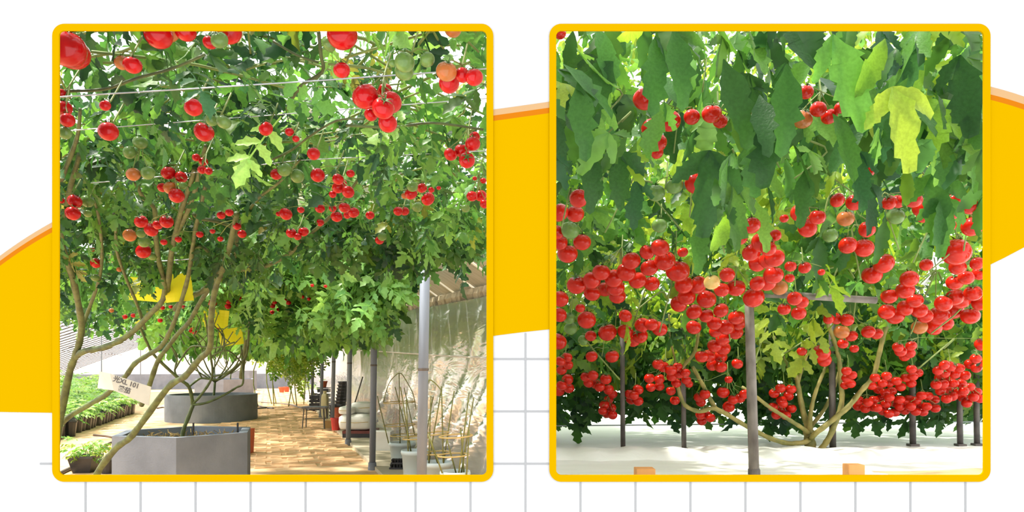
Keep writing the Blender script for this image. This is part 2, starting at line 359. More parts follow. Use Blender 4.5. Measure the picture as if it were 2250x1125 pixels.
# end wall and film slope of the left greenhouse
c = P(560, 800, 42); c.z = 0
R = Matrix.Rotation(rotz, 3, 'Z')
mk('wall_back', G().box(c + Vector((0, 0, 2.4)) - UL * 2, (20, .2, 4.8), R), M['plaster'], kind='structure')
mk('baseboard_back', G().box(c + Vector((0, 0, .42)) - UL * 3 - VL * .22, (13, .25, .84), R), M['concrete'], kind='structure')
cam0 = Vector((0, 0, 0))
prof = [(10.4, 0), (10.1, .55), (8.6, 1.3), (7.0, 1.95), (5.4, 2.55), (4.6, 2.8)]
def LP(lat, v, z): return UL * (-lat) + VL * v + Vector((0, 0, z))
vs = []; nv = 40
for i in range(nv + 1):
    v = 9 + i * 32 / nv
    vs += [LP(a, v, z) for a, z in prof]
m_ = len(prof)
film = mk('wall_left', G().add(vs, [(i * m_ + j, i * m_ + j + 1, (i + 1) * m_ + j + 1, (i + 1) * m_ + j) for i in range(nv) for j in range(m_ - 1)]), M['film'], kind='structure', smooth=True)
for i in range(44):
    v = 9.2 + i * .72; mk('film_rib', G().tube([LP(a, v, z - .03) for a, z in prof], .02, 5), M['dark_steel'], film)
for lat, z in ((8.6, 1.27), (7.0, 1.92), (5.4, 2.52)):
    mk('film_purlin', G().tube([LP(lat, 9, z - .05), LP(lat, 41, z - .05)], .012, 5), M['steel'], film)
for v in (12, 20, 28, 36):
    mk('film_prop', G().tube([LP(5.4, v, 0), LP(5.4, v, 2.5)], .02, 6), M['steel'], film)

# row of galvanised posts
names = ['nearest and widest', 'second nearest', 'third nearest', 'fourth nearest', 'fifth nearest', 'sixth nearest', 'seventh nearest', 'farthest visible']
for i, x in enumerate((925, 818, 765, 730, 705, 685, 668, 655)):
    Y = EYE * F / (1.02 * (x - 590)); b = Vector(((x - CX) * Y / F, Y, 0)); r = .046 if i == 0 else .042
    tx = 10 if i == 0 else 6
    t = Vector(((x + tx - CX) * Y / F, Y, 2.42 + .02 * Y))
    e = emp('steel_post', b, f'{names[i]} grey steel post of the row along the aisle', 'post', 'row of steel posts along the aisle')
    mk('shaft', G().tube([b, b.lerp(t, .5), t], r, 14), M['steel'], e, smooth=True)
    mk('footing', G().lathe([(.001, .10), (r * 1.25, .10), (r * 1.4, 0.0)], b, 12), M['concrete'], e)
    if i < 4:
        m1 = b.lerp(t, .53); mk('joint_band', G().lathe([(r * 1.04, -.012), (r * 1.1, 0), (r * 1.04, .012)], m1, 14), M['dark_steel'], e)
# ------------------------------------------------------------------ leaves
def leaflet(L, W, n=5, lobes=True, r=None, droop=.25, fold=.25):
    """serrated leaflet along +Y: (verts, quads/tris)"""
    r = r or rnd; vs = []; fs = []
    for i in range(n + 1):
        t = i / n; w = W * .5 * (math.sin(math.pi * min(1, t * .92 + .06)) ** .8) * (1 - .25 * t)
        if i == n: w = .0
        if i == 0: w = W * .06
        if lobes and 0 < i < n: w *= (1.22 if i % 2 else .80) * r.uniform(.9, 1.1)
        y = L * t; z = -droop * L * t * t
        b = (.045 * L if (i % 2 and lobes) else 0)
        vs += [(-w, y + b, z + fold * w), (0, y, z), (w, y + b, z + fold * w)]
    for i in range(n):
        a = 3 * i
        if i == n - 1: fs += [(a, a + 1, a + 4), (a + 1, a + 2, a + 4)]
        else: fs += [(a, a + 1, a + 4, a + 3), (a + 1, a + 2, a + 5, a + 4)]
    return np.array(vs), fs
def compound(npair=3, n=5, size=.24, wide=.5, r=None, droop=.35, rach=True):
    r = r or rnd; V = []; Fq = []; k = 0
    def put(v, f, org, ang, tilt):
        nonlocal k
        ca, sa = math.cos(ang), math.sin(ang); ct, st = math.cos(tilt), math.sin(tilt)
        v = v.copy(); y, z = v[:, 1].copy(), v[:, 2].copy(); v[:, 1] = y * ct - z * st; v[:, 2] = y * st + z * ct
        x, y = v[:, 0].copy(), v[:, 1].copy(); v[:, 0] = x * ca - y * sa; v[:, 1] = x * sa + y * ca
        V.append(v + np.array(org)); Fq.extend([tuple(i + k for i in q) for q in f]); k += len(v)
    def rz(t): return -droop * size * t * t
    for p in range(npair):
        t = .28 + .5 * p / max(1, npair - 1) if npair > 1 else .5
        for s in (-1, 1):
            l = size * r.uniform(.30, .42) * (1.05 - .1 * p)
            v, f = leaflet(l, l * wide * r.uniform(.85, 1.1), n, True, r)
            put(v, f, (0, size * (t + .03 * s), rz(t)), s * math.radians(r.uniform(50, 75)), r.uniform(-.6, .1))
    v, f = leaflet(size * .46, size * .46 * wide * 1.1, n + 1, True, r); put(v, f, (0, size * .78, rz(.78)), r.uniform(-.2, .2), r.uniform(-.6, -.1))
    if rach:
        w = size * .012; rows = [0, .4, .8]
        vv = np.array([(sx * w, size * t, rz(t) - .001) for t in rows for sx in (-1, 1)])
        V.append(vv); Fq.extend([tuple(i + k for i in q) for q in ((0, 1, 3, 2), (2, 3, 5, 4))]); k += 6
    return np.vstack(V), Fq
class LeafSet:
    """collects placed leaves; the largest in view become objects, the others one mesh"""
    def __init__(s): s.it = []
    def add(s, ti, loc, d, n, sc, col, solo=True): s.it.append((ti, loc, d, n, sc, col, solo))
def basis(d, n):
    d = d / np.linalg.norm(d); n = n - d * n.dot(d); l = np.linalg.norm(n)
    n = n / l if l > 1e-6 else np.array((0, 0, 1.0)); x = np.cross(d, n)
    return np.stack([x, d, n], 1)
def set_col(me, cols):
    a = me.attributes.new('leaf_colour', 'FLOAT_COLOR', 'POINT'); a.data.foreach_set('color', np.asarray(cols, dtype=np.float32).ravel())
HI = [compound(3, 6, 1.0, .46, random.Random(i), droop=.30) for i in range(4)] + [compound(3, 6, 1.0, .54, random.Random(20 + i), droop=.40) for i in range(3)]
LO = [compound(3, 3, 1.0, .48, random.Random(40 + i), rach=False) for i in range(5)]
BIG = []
def big_leaflet(l, w, r_):
    n = 10; vs = [(-.008, 0, 0), (0, 0, .002), (.008, 0, 0)]; ph = r_.uniform(0, 6)
    for i in range(n + 1):
        t = i / n; s = .14 + .86 * t; ww = w * .5 * (math.sin(math.pi * min(1, t * .86 + .10)) ** .75) * (1 - .35 * t)
        if i == n: ww = .003
        up = .06 * (i % 2) * r_.uniform(.2, 1.5)
        k1 = 1.11 if i % 2 else .86; wl, wr = ww * k1 * r_.uniform(.72, 1.2), ww * k1 * r_.uniform(.72, 1.2); z = -.20 * t * t + .02 * math.sin(5 * t + ph)
        vs += [(-wl, (s + up) * l, z * l + .25 * wl), (.02 * math.sin(3 * t + ph) * l, s * l, z * l), (wr, (s + up) * l, z * l + .25 * wr)]
    fs = []
    for i in range(n + 1): q = 3 * i; fs += [(q, q + 1, q + 4, q + 3), (q + 1, q + 2, q + 5, q + 4)]
    return np.array(vs), fs
for i in range(6):                               # broad hanging leaf of the right view
    r_ = random.Random(70 + i); V = []; Fq = []; k = 0
    for ang, l in ((0, 1.0), (.8, .62), (-.8, .58)) if i % 3 == 0 else ((0, 1.0), (.7 if i % 2 else -.7, .5)) if i % 3 == 1 else ((0, 1.0),):
        v, f = big_leaflet(l, l * r_.uniform(.40, .52), r_); ca, sa = math.cos(ang), math.sin(ang)
        x, y = v[:, 0].copy(), v[:, 1].copy(); v[:, 0] = x * ca - y * sa; v[:, 1] = x * sa + y * ca
        v[:3] = [(-.008, 0, 0), (0, 0, .002), (.008, 0, 0)]
        if k == 0: V.append(v); Fq += f; k = len(v)
        else:                                    # side lobes share the foot of the leaf stalk
            m_ = {0: 0, 1: 1, 2: 2}; V.append(v[3:]); Fq += [tuple(m_.get(a, a - 3 + k) for a in q) for q in f]; k += len(v) - 3
    BIG.append((np.vstack(V), Fq))
TPL = HI + LO + BIG
iHI = list(range(0, 7)); iLO = list(range(7, 12)); iBIG = list(range(12, 18))
GREEN = np.array([(.042, .130, .034), (.058, .165, .042), (.032, .105, .032), (.085, .195, .050), (.028, .092, .044)])
BRIGHT = np.array([(.11, .28, .06), (.16, .34, .08), (.09, .25, .07)])
YELLOW = np.array([(.26, .34, .05), (.30, .30, .07)])
LIME = np.array([(.24, .39, .05), (.33, .45, .07), (.16, .31, .04)])
def pick(a): return a[rng.integers(len(a))] * rng.uniform(.8, 1.2)
VAR = {}
def variant(ti, ci, cols, m):
    k = (ti, ci, m.name)
    if k not in VAR:
        v, f = TPL[ti]; me = bpy.data.meshes.new('leaf'); me.from_pydata(v.tolist(), [], f); me.materials.append(m)
        set_col(me, np.tile(np.append(cols, 1.0), (len(v), 1))); me.polygons.foreach_set('use_smooth', [True] * len(me.polygons)); VAR[k] = me
    return VAR[k]
def in_view(p, box):
    px = CX + p[0] * F / p[1]; py = HZ - (p[2] - EYE) * F / p[1]
    return box[0] < px < box[1] and box[2] < py < box[3]
def build_leaves(plant, ls, m, nsolo, box, name='foliage', lname='leaf'):
    idx = [i for i, t in enumerate(ls.it) if t[6] and in_view(t[1], box)]
    idx.sort(key=lambda i: -ls.it[i][4] / ls.it[i][1][1]); solo = set(idx[:nsolo])
    allcol = {}
    V = []; Cc = []; LI = []; LS = []; n0 = 0; tot = 0
    for i, (ti, loc, d, n, sc, col, _) in enumerate(ls.it):
        B = basis(d, n)
        if i in solo:
            ci = int(round(col[1] * 24)); cols = col.copy()
            me = variant(ti, (ci, int(col[0] > .22)), cols, m)
            o = bpy.data.objects.new(lname, me); COL.objects.link(o)
            R = Matrix(B.tolist()).to_4x4(); o.matrix_basis = Matrix.Translation(Vector(loc) - WL[plant.name]) @ R @ Matrix.Scale(sc, 4); o.parent = plant
        else:
            v, f = TPL[ti]; V.append((v * sc) @ B.T + loc - np.array(WL[plant.name])); Cc.append(np.tile(np.append(col, 1.0), (len(v), 1)))
            for q in f: LI.extend([a + n0 for a in q]); LS.append(len(q))
            n0 += len(v)
    if not V: return None
    V = np.vstack(V); me = bpy.data.meshes.new(name)
    me.vertices.add(len(V)); me.vertices.foreach_set('co', V.ravel()); me.loops.add(len(LI)); me.loops.foreach_set('vertex_index', LI)
    me.polygons.add(len(LS)); st = np.concatenate([[0], np.cumsum(LS)[:-1]]); me.polygons.foreach_set('loop_start', st.astype(np.int32))
    me.update(calc_edges=True); me.materials.append(m); set_col(me, np.vstack(Cc)); me.polygons.foreach_set('use_smooth', [True] * len(LS))
    o = bpy.data.objects.new(name, me); COL.objects.link(o); o.parent = plant; o['kind'] = 'stuff'; return o
def dirv(az, pitch): return np.array((math.cos(az) * math.cos(pitch), math.sin(az) * math.cos(pitch), math.sin(pitch)))

# ------------------------------------------------------------------ tomatoes: px, py, diameter in px, colour
CL = []
def C(side, desc, data):
    CL.append((side, desc, [(float(a), float(b), float(c), d) for a, b, c, d in (q.split(',') for q in data.split())]))
L_, R_ = 'L', 'R'
C(L_, 'very large pair in the top left corner', '147,108,82,r 160,118,72,r')
C(L_, 'large trio behind the top edge of the left frame', '347,76,64,r 368,68,52,o 408,69,46,r')
C(L_, 'top edge trio with a green one', '462,93,32,r 482,88,38,g 503,69,56,r')
C(L_, 'pair above the silver wire at upper left', '291,143,40,r 268,138,32,o')
C(L_, 'left edge cluster below the silver wire', '140,238,36,r 148,264,32,r 134,205,22,r 143,292,28,g')
C(L_, 'small bright red tomato hanging just below the silver wire at left', '231,232,24,r')
C(L_, 'round red tomato below the small one left of a yellowed leaf', '238,289,43,r')
C(L_, 'red tomato half under a leaf below the silver wire', '425,236,40,r')
C(L_, 'round red tomato alone beside two green ones at upper left', '448,290,44,r')
C(L_, 'unripe pair right of centre of the upper left canopy', '492,268,32,g 465,264,28,g')
C(L_, 'red tomato half hidden behind a hanging leaf in mid canopy', '584,283,32,r')
C(L_, 'unripe group in the shaded canopy at left', '308,313,32,g 285,335,29,g 325,380,31,g 293,383,31,o')
C(L_, 'hanging truss with an orange one at left', '370,380,32,r 398,389,27,r 375,413,31,o 357,412,22,r 388,430,34,r 402,408,18,g')
C(L_, 'line of dark little fruit among stems at left', '431,346,18,r 447,355,20,r 444,373,20,r 458,376,18,r')
C(L_, 'single red tomato left of two green ones in mid canopy', '607,383,26,r')
C(L_, 'large pair at the top edge right of centre', '752,78,67,r 724,97,32,g')
C(L_, 'red tomato alone below the large top pair', '751,154,37,r')
C(L_, 'unripe cluster at upper right of the left view', '889,137,45,g 888,157,42,g 939,131,34,g 863,139,19,g')
C(L_, 'cluster with an orange one at upper right', '981,157,47,o 987,182,46,r 1042,170,40,r 1016,165,34,r')
C(L_, 'orange tomato cut by the top right corner of the left frame', '995,64,38,o')
C(L_, 'biggest glossy cluster of the left view', '803,212,58,r 858,225,50,r 842,238,50,r 846,200,34,r 815,252,30,r 852,271,42,r')
C(L_, 'loose cluster at the right edge of the left view', '990,339,30,r 1015,331,33,r 1039,316,34,r 1026,352,36,r 1043,301,24,r')
C(L_, 'red tomato alone above the middle cluster', '689,338,29,r')
C(L_, 'small pair half hidden by a leaf in mid canopy', '636,290,20,r 650,305,16,r')
C(L_, 'short row right of the green pair in mid canopy', '698,385,32,r 770,381,19,r 743,394,26,r')
C(L_, 'green pair between two red fruits in mid canopy', '625,373,32,g 653,387,31,g')
C(L_, 'tight ragged bunch in the middle of the left view', '743,412,27,r 765,422,28,r 752,404,22,r 731,427,17,r')
C(L_, 'row of red fruit above the canopy edge', '628,470,29,r 661,461,16,r 703,458,22,r 703,489,18,r 740,476,26,r 757,456,25,r 777,467,25,r 731,458,17,r 763,473,17,r')
C(L_, 'single small red tomato right of the row', '813,473,20,r')
C(L_, 'trio above the long curved branch', '640,512,23,r 667,509,23,r 654,520,17,r')
C(L_, 'touching pair above the hanging canopy edge', '875,464,22,r 889,464,21,r')
C(L_, 'bunch with one green fruit on top at right', '906,410,25,g 903,425,29,r 927,413,23,r 940,437,31,r 889,430,15,o 948,417,14,r 964,413,10,r')
C(L_, 'green over red pair below the canopy edge', '840,520,21,g 834,528,20,r')
C(L_, 'cluster at the right side of the left frame', '1037,431,25,r 1056,430,27,r 1065,448,22,r 1043,392,10,r 1062,397,14,r 1023,458,19,g')
C(L_, 'long green fruit hanging below the right bunch', '917,455,24,g')
C(L_, 'stack of two at the left frame edge beside a trunk', '164,442,31,r 160,469,32,r 135,441,14,r')
C(L_, 'green pair beside the left edge stack', '192,442,29,g 193,469,18,g')
C(L_, 'mixed bunch around two green fruits at left', '310,487,29,r 366,487,30,r 332,505,31,r 347,494,22,r 285,517,29,o 310,513,21,g 317,531,27,g 315,552,33,r 335,563,20,g')
C(L_, 'shaded pair by the thin left vine', '210,578,23,r 203,548,11,r 209,610,18,g 262,592,12,o')
C(L_, 'little fruit between the thick stems', '392,526,15,r 360,532,15,r 439,515,16,r')
C(L_, 'small fruit right of the thick stems', '486,473,19,r 504,467,18,r 521,497,18,r 532,514,20,r 484,525,13,r 467,508,12,r 612,470,12,r')
C(L_, 'far small fruit right of the yellow card', '467,666,19,r 503,662,14,r 501,673,14,r 525,655,13,r 437,691,11,r')
C(L_, 'far small fruit in the lower canopy centre', '599,672,12,r 598,686,10,r 603,664,11,r 634,665,12,r 626,660,9,r 664,652,10,r 679,657,9,r 612,680,9,r 686,627,8,r 715,629,8,r')
C(L_, 'far small fruit below the yellow card', '357,676,11,r 375,674,9,r 403,674,9,r 274,696,12,r 293,693,11,r 245,682,11,o 352,704,11,r')
C(L_, 'far small bunch before the lower yellow cards', '424,720,12,r 428,730,12,r 420,727,10,r 480,718,11,r 500,696,9,r 495,742,9,r')
# right view
C(R_, 'dark red tomato cut by the top left corner of the right frame', '1231,74,26,r')
C(R_, 'bunch behind broad leaves at upper left', '1415,218,50,r 1472,266,48,r 1430,282,42,r 1446,314,40,r 1444,336,28,r 1520,257,36,r')
C(R_, 'half hidden pair right of the upper left bunch', '1564,250,44,r 1582,266,34,r')
C(R_, 'red tomato with dry calyx between the upper leaves', '1530,402,52,r')
C(R_, 'cluster among pale leaves at upper right', '1771,202,34,r 1763,262,44,o 1798,240,36,r 1822,256,36,r 1846,237,26,r')
C(R_, 'small red tomato peeping below the upper right leaves', '1908,377,28,r')
C(R_, 'left edge bunch of the right view', '1272,436,43,r 1229,467,42,r 1264,470,40,r 1253,506,42,g 1279,532,40,r 1247,557,46,r 1224,511,32,r 1231,534,34,r')
C(R_, 'green pair against the bright gap', '1441,424,41,g 1482,408,39,g')
C(R_, 'yellow green tomato below the green pair', '1449,495,34,g')
C(R_, 'long bank of fruit left of centre', '1267,626,44,r 1300,616,40,r 1321,598,40,r 1301,644,38,r 1349,612,42,r 1352,632,42,r 1356,650,38,r 1376,598,44,r 1387,573,42,r 1401,616,40,r 1432,623,36,r 1427,588,40,r 1421,554,34,r 1450,544,42,r 1328,636,34,r')
C(R_, 'forward trio ending the long bank at its right', '1461,573,47,r 1489,595,54,r 1480,603,21,g 1500,554,24,r')
C(R_, 'heap below the forward trio', '1503,626,42,r 1533,626,42,r 1508,652,40,r 1491,668,38,r 1552,657,44,r 1525,685,36,r')
C(R_, 'bridge of fruit from the heap to the pole', '1564,620,36,y 1586,637,34,r 1598,604,34,r 1617,632,42,r 1656,654,47,r 1664,623,34,r')
C(R_, 'heavy cluster hanging above the front pole', '1651,495,40,r 1626,523,34,r 1676,532,50,r 1651,554,42,r 1690,570,44,r 1664,579,38,r 1702,567,44,r 1699,604,44,r 1688,546,36,r 1686,622,38,r')
C(R_, 'orange tomato under the heavy cluster', '1713,632,36,o')
C(R_, 'column at the left frame edge halfway down', '1231,657,38,r 1229,692,34,r 1289,703,42,r 1251,700,28,g 1275,677,22,r')
C(R_, 'lower left bank of fruit', '1335,730,42,r 1374,728,36,r 1390,747,34,r 1407,738,34,r 1411,714,34,r 1449,722,36,r 1432,713,30,r 1374,694,30,r 1298,738,26,r 1281,748,24,g 1254,722,30,g 1226,750,40,r')
C(R_, 'long trailing truss left of the front pole', '1584,682,34,r 1618,697,36,r 1552,694,32,r 1570,710,34,r 1595,719,36,r 1623,711,32,r 1524,719,34,r 1573,728,30,r 1617,731,32,r 1589,744,34,r 1570,760,32,r 1589,766,33,r 1542,783,30,r 1558,782,30,r 1583,784,30,r 1566,802,28,r 1584,806,28,r')
C(R_, 'small red tomato just left of the front pole', '1620,799,25,r')
C(R_, 'two separate fruit at the left above the dark clusters', '1300,783,27,r 1345,783,31,r')
C(R_, 'dark bunch by the left branch', '1446,800,26,r 1458,806,26,r 1474,813,26,r 1477,827,24,r 1489,806,22,r 1427,831,24,r 1449,833,24,r 1430,851,22,r 1449,849,22,r 1474,859,22,r 1483,880,22,r')
C(R_, 'dark bank at the lower left', '1287,828,24,r 1303,825,24,r 1293,841,24,r 1309,844,24,r 1318,850,24,r 1331,833,26,r 1337,856,24,r 1346,866,22,r 1247,834,26,r 1250,853,24,r 1228,859,26,r 1234,847,24,r')
C(R_, 'pendant dark bunch left of the back post', '1337,878,23,r 1328,890,23,r 1343,897,23,r 1334,909,22,r 1346,912,22,r 1324,903,20,r')
C(R_, 'dark bunch right of the left back post', '1384,866,24,r 1402,856,24,r 1387,878,24,r 1402,881,24,r 1393,869,22,r')
C(R_, 'low bunch under the crossing left branches', '1536,873,24,r 1549,866,24,r 1540,884,22,r 1539,912,22,r 1552,912,22,r 1542,925,22,r 1561,918,22,r')
C(R_, 'scatter left of the pole above its foot', '1589,862,28,r 1601,894,27,r 1626,875,24,r 1636,866,24,r 1611,878,24,r 1601,834,18,r 1514,844,18,r')
C(R_, 'trio on the right of the heavy cluster', '1758,467,42,r 1774,501,43,r 1796,477,36,r 1723,480,20,r 1704,517,26,r')
C(R_, 'bunch with an orange one at right of centre', '1840,440,32,r 1877,445,38,r 1858,480,38,o 1824,517,34,g 1863,539,40,r 1905,504,36,r 1898,545,44,r')
C(R_, 'pair hanging below the orange bunch', '1942,579,46,r 1916,604,44,r')
C(R_, 'row under broad leaves with a green one at right', '1954,445,33,r 1973,443,30,r 1968,475,39,g 2007,439,38,r 2026,458,42,r 2030,476,30,r')
C(R_, 'cluster at the upper right frame edge', '2098,442,38,r 2132,452,40,r 2091,467,34,r 2154,464,34,r 2136,498,45,r 2085,495,30,r')
C(R_, 'largest red tomato of the right view, by the right edge', '2101,554,62,r')
C(R_, 'scatter around the largest right tomato', '2104,587,36,r 2035,582,28,r 2147,579,30,r')
C(R_, 'small scattered fruit right of the heavy cluster', '1737,585,26,r 1768,588,28,r 1805,598,16,r 1735,611,22,r')
C(R_, 'compact cluster right of the pole under the pipe', '1746,656,33,r 1762,664,30,r 1723,679,29,r 1755,688,33,r')
C(R_, 'bunch above the fork of the tree', '1821,700,26,r 1837,700,27,r 1861,703,30,r 1849,729,34,o 1871,738,27,r 1852,755,24,r 1877,766,20,r 1908,729,30,r 1926,733,28,r')
C(R_, 'great bank of fruit at the right', '1954,651,36,r 1998,613,40,r 1989,638,40,r 1948,685,36,r 1967,694,40,r 1989,677,36,r 2010,660,36,r 2020,682,36,r 2033,694,34,r 2063,694,46,r 2098,653,40,r 2112,659,42,r 2138,644,38,r 2094,682,42,r 2132,694,40,r 2098,620,36,r 2123,610,34,r 2154,666,36,r 2073,667,38,r 2020,719,34,o 2051,718,38,r 2080,712,30,r 2151,601,30,r')
C(R_, 'red tomato between the tree branches', '1805,775,39,r 1812,792,30,r 1751,803,24,r 1762,772,22,r')
C(R_, 'bunch right of the longest branch', '1979,772,26,r 1998,775,26,r 1988,783,24,r 2002,760,24,r 1973,763,24,r 2157,757,30,r')
def scat(cx, cy, rx, ry, n, d):
    out = []; 
    for _ in range(n * 60):
        a = rng.uniform(0, 6.28); q = math.sqrt(rng.uniform()); x = cx + rx * q * math.cos(a); y = cy + ry * q * math.sin(a)
        if all((x - u[0]) ** 2 + (y - u[1]) ** 2 > (d * .62) ** 2 for u in out): out.append((x, y))
        if len(out) == n: break
    return ' '.join(f'{x:.0f},{y:.0f},{d},r' for x, y in out)
C(R_, 'small dark bunch right of the tall fork', scat(1862, 833, 14, 20, 5, 22))
C(R_, 'dark bunch left of the tree trunk', scat(1722, 864, 22, 18, 6, 23))
C(R_, 'low dark bunch beside the tree foot', scat(1718, 900, 26, 14, 6, 22))
C(R_, 'dark mass right of the long branch', scat(1945, 846, 36, 22, 14, 22))
C(R_, 'dark bunch below the long branch', scat(1902, 888, 28, 14, 7, 22))
C(R_, 'low dark mass below the long branch tip', scat(1955, 892, 38, 20, 12, 22))
C(R_, 'long dark bank at lower right', scat(2028, 886, 36, 20, 13, 22))
C(R_, 'dark hanging column at right', scat(2090, 838, 36, 42, 18, 23))
C(R_, 'dark bunch against the right edge', scat(2133, 868, 24, 20, 8, 22))
C(R_, 'dark bunch near the right edge higher up', scat(2146, 802, 16, 14, 5, 24))
C(R_, 'small dark bunch above the low right mass', scat(2003, 826, 16, 16, 5, 22))
C(R_, 'dark bunch beside the left edge at mid height', scat(1237, 795, 12, 20, 4, 24))
C(R_, 'dark bunch behind the left branch', scat(1495, 835, 22, 20, 5, 22))

def tomato_mesh(name, seed, m, n=18, k=12):
    r_ = random.Random(seed); lob = r_.choice((0, 5, 6)); amp = .035 if lob else 0; vs = [(0, 0, -.90)]; ph = r_.uniform(0, 6)
    for i in range(1, k):
        th = math.pi * i / k; rr = math.sin(th); z = -math.cos(th) * .90
        for j in range(n):
            a = 2 * math.pi * j / n; q = rr * (1 + amp * math.cos(lob * a + ph) * (.3 + .7 * i / k))
            dz = -.16 * math.exp(-(rr / .35) ** 2) if z > 0 else 0
            vs.append((q * math.cos(a), q * math.sin(a), z + dz))
    vs.append((0, 0, .72)); fs = [(0, 1 + (j + 1) % n, 1 + j) for j in range(n)]
    for i in range(k - 2):
        for j in range(n): fs.append((1 + i * n + j, 1 + i * n + (j + 1) % n, 1 + (i + 1) * n + (j + 1) % n, 1 + (i + 1) * n + j))
    b = 1 + (k - 2) * n; fs += [(b + j, b + (j + 1) % n, len(vs) - 1) for j in range(n)]
    me = bpy.data.meshes.new(name); me.from_pydata(vs, [], fs); me.materials.append(m); me.polygons.foreach_set('use_smooth', [True] * len(me.polygons)); return me
TMESH = {c: [tomato_mesh('tomato', 3 * i + 1, TM[c]) for i in range(3)] for c in TM}
q = G()
for k in range(6):
    a = 2 * math.pi * k / 6; ca, sa = math.cos(a), math.sin(a); w = .10
    pts = [(.06, .80), (.30, .93), (.58, .97), (.80, .90)]
    vs = []
    for i, (r_, z) in enumerate(pts):
        ww = w * (1 - i / 3.2) + .01
        vs += [(r_ * ca - ww * sa, r_ * sa + ww * ca, z), (r_ * ca + ww * sa, r_ * sa - ww * ca, z)]
    q.add(vs, [(0, 1, 3, 2), (2, 3, 5, 4), (4, 5, 7, 6)])
q.tube([(0, 0, .76), (.02, 0, 1.05), (.10, .02, 1.45)], [.06, .05, .045], 6)
CALYX = bpy.data.meshes.new('calyx'); CALYX.from_pydata(q.v, [], q.f); CALYX.materials.append(M['calyx'])
cname = {'q': 'red', 'r': 'red', 'o': 'orange', 'g': 'green', 'y': 'pale yellow'}
def depthL(py): return max(1.80, min(16.0, .70 * F / max(20, HZ - py)))
def depthR(py):
    xs_, ys_ = (60, 200, 430, 640, 860, 940), (2.15, 2.45, 3.0, 4.0, 5.05, 5.2)
    return float(np.interp(py, xs_, ys_))
TL = []; placed = []
for ci, (side, desc, pts) in enumerate(CL):
    near_ = -.45 if any(k_ in desc for k_ in ('bridge of', 'heavy cluster', 'compact cluster')) else 0.0
    base_y = (depthL if side == 'L' else depthR)(sum(p[1] for p in pts) / len(pts))
    for (px, py, d, c) in pts:
        d0 = (depthL if side == 'L' else depthR)(py) if side == 'R' else base_y
        if side == 'L' and len(pts) > 6: d0 = depthL(py)
        d0 += near_; best = None
        if side == 'R' and c == 'r': c = 'q'
        for s in range(40):
            off = ((s + 1) // 2) * .022 * (1 if s % 2 else -1) * (1 + d0 * .05)
            Y = d0 + off
            if Y < 1.76: continue
            p = P(px, py, Y); r_ = d / 2 * Y / F
            if all((p - q_).length > .97 * (r_ + rq) for q_, rq in placed[-160:]): best = (p, r_); break
        if best is None: p = P(px, py, d0 + rng.uniform(-.1, .1)); best = (p, d / 2 * d0 / F)
        placed.append(best); TL.append((ci, px, py, d, c, best[0], best[1]))
ORD = ['first', 'second', 'third', 'fourth', 'fifth', 'sixth', 'seventh', 'eighth', 'ninth', 'tenth', 'eleventh', 'twelfth', 'thirteenth', 'fourteenth', 'fifteenth', 'sixteenth', 'seventeenth', 'eighteenth', 'nineteenth', 'twentieth', 'twenty-first', 'twenty-second', 'twenty-third', 'twenty-fourth', 'twenty-fifth', 'twenty-sixth', 'twenty-seventh', 'twenty-eighth', 'twenty-ninth', 'thirtieth', 'thirty-first', 'thirty-second', 'thirty-third', 'thirty-fourth', 'thirty-fifth', 'thirty-sixth', 'thirty-seventh', 'thirty-eighth', 'thirty-ninth', 'fortieth']
order = sorted(range(len(TL)), key=lambda i: -TL[i][3]); single = set(order[:322])
restT = {}
FRUIT_STALKS = {'L': G(), 'R': G()}
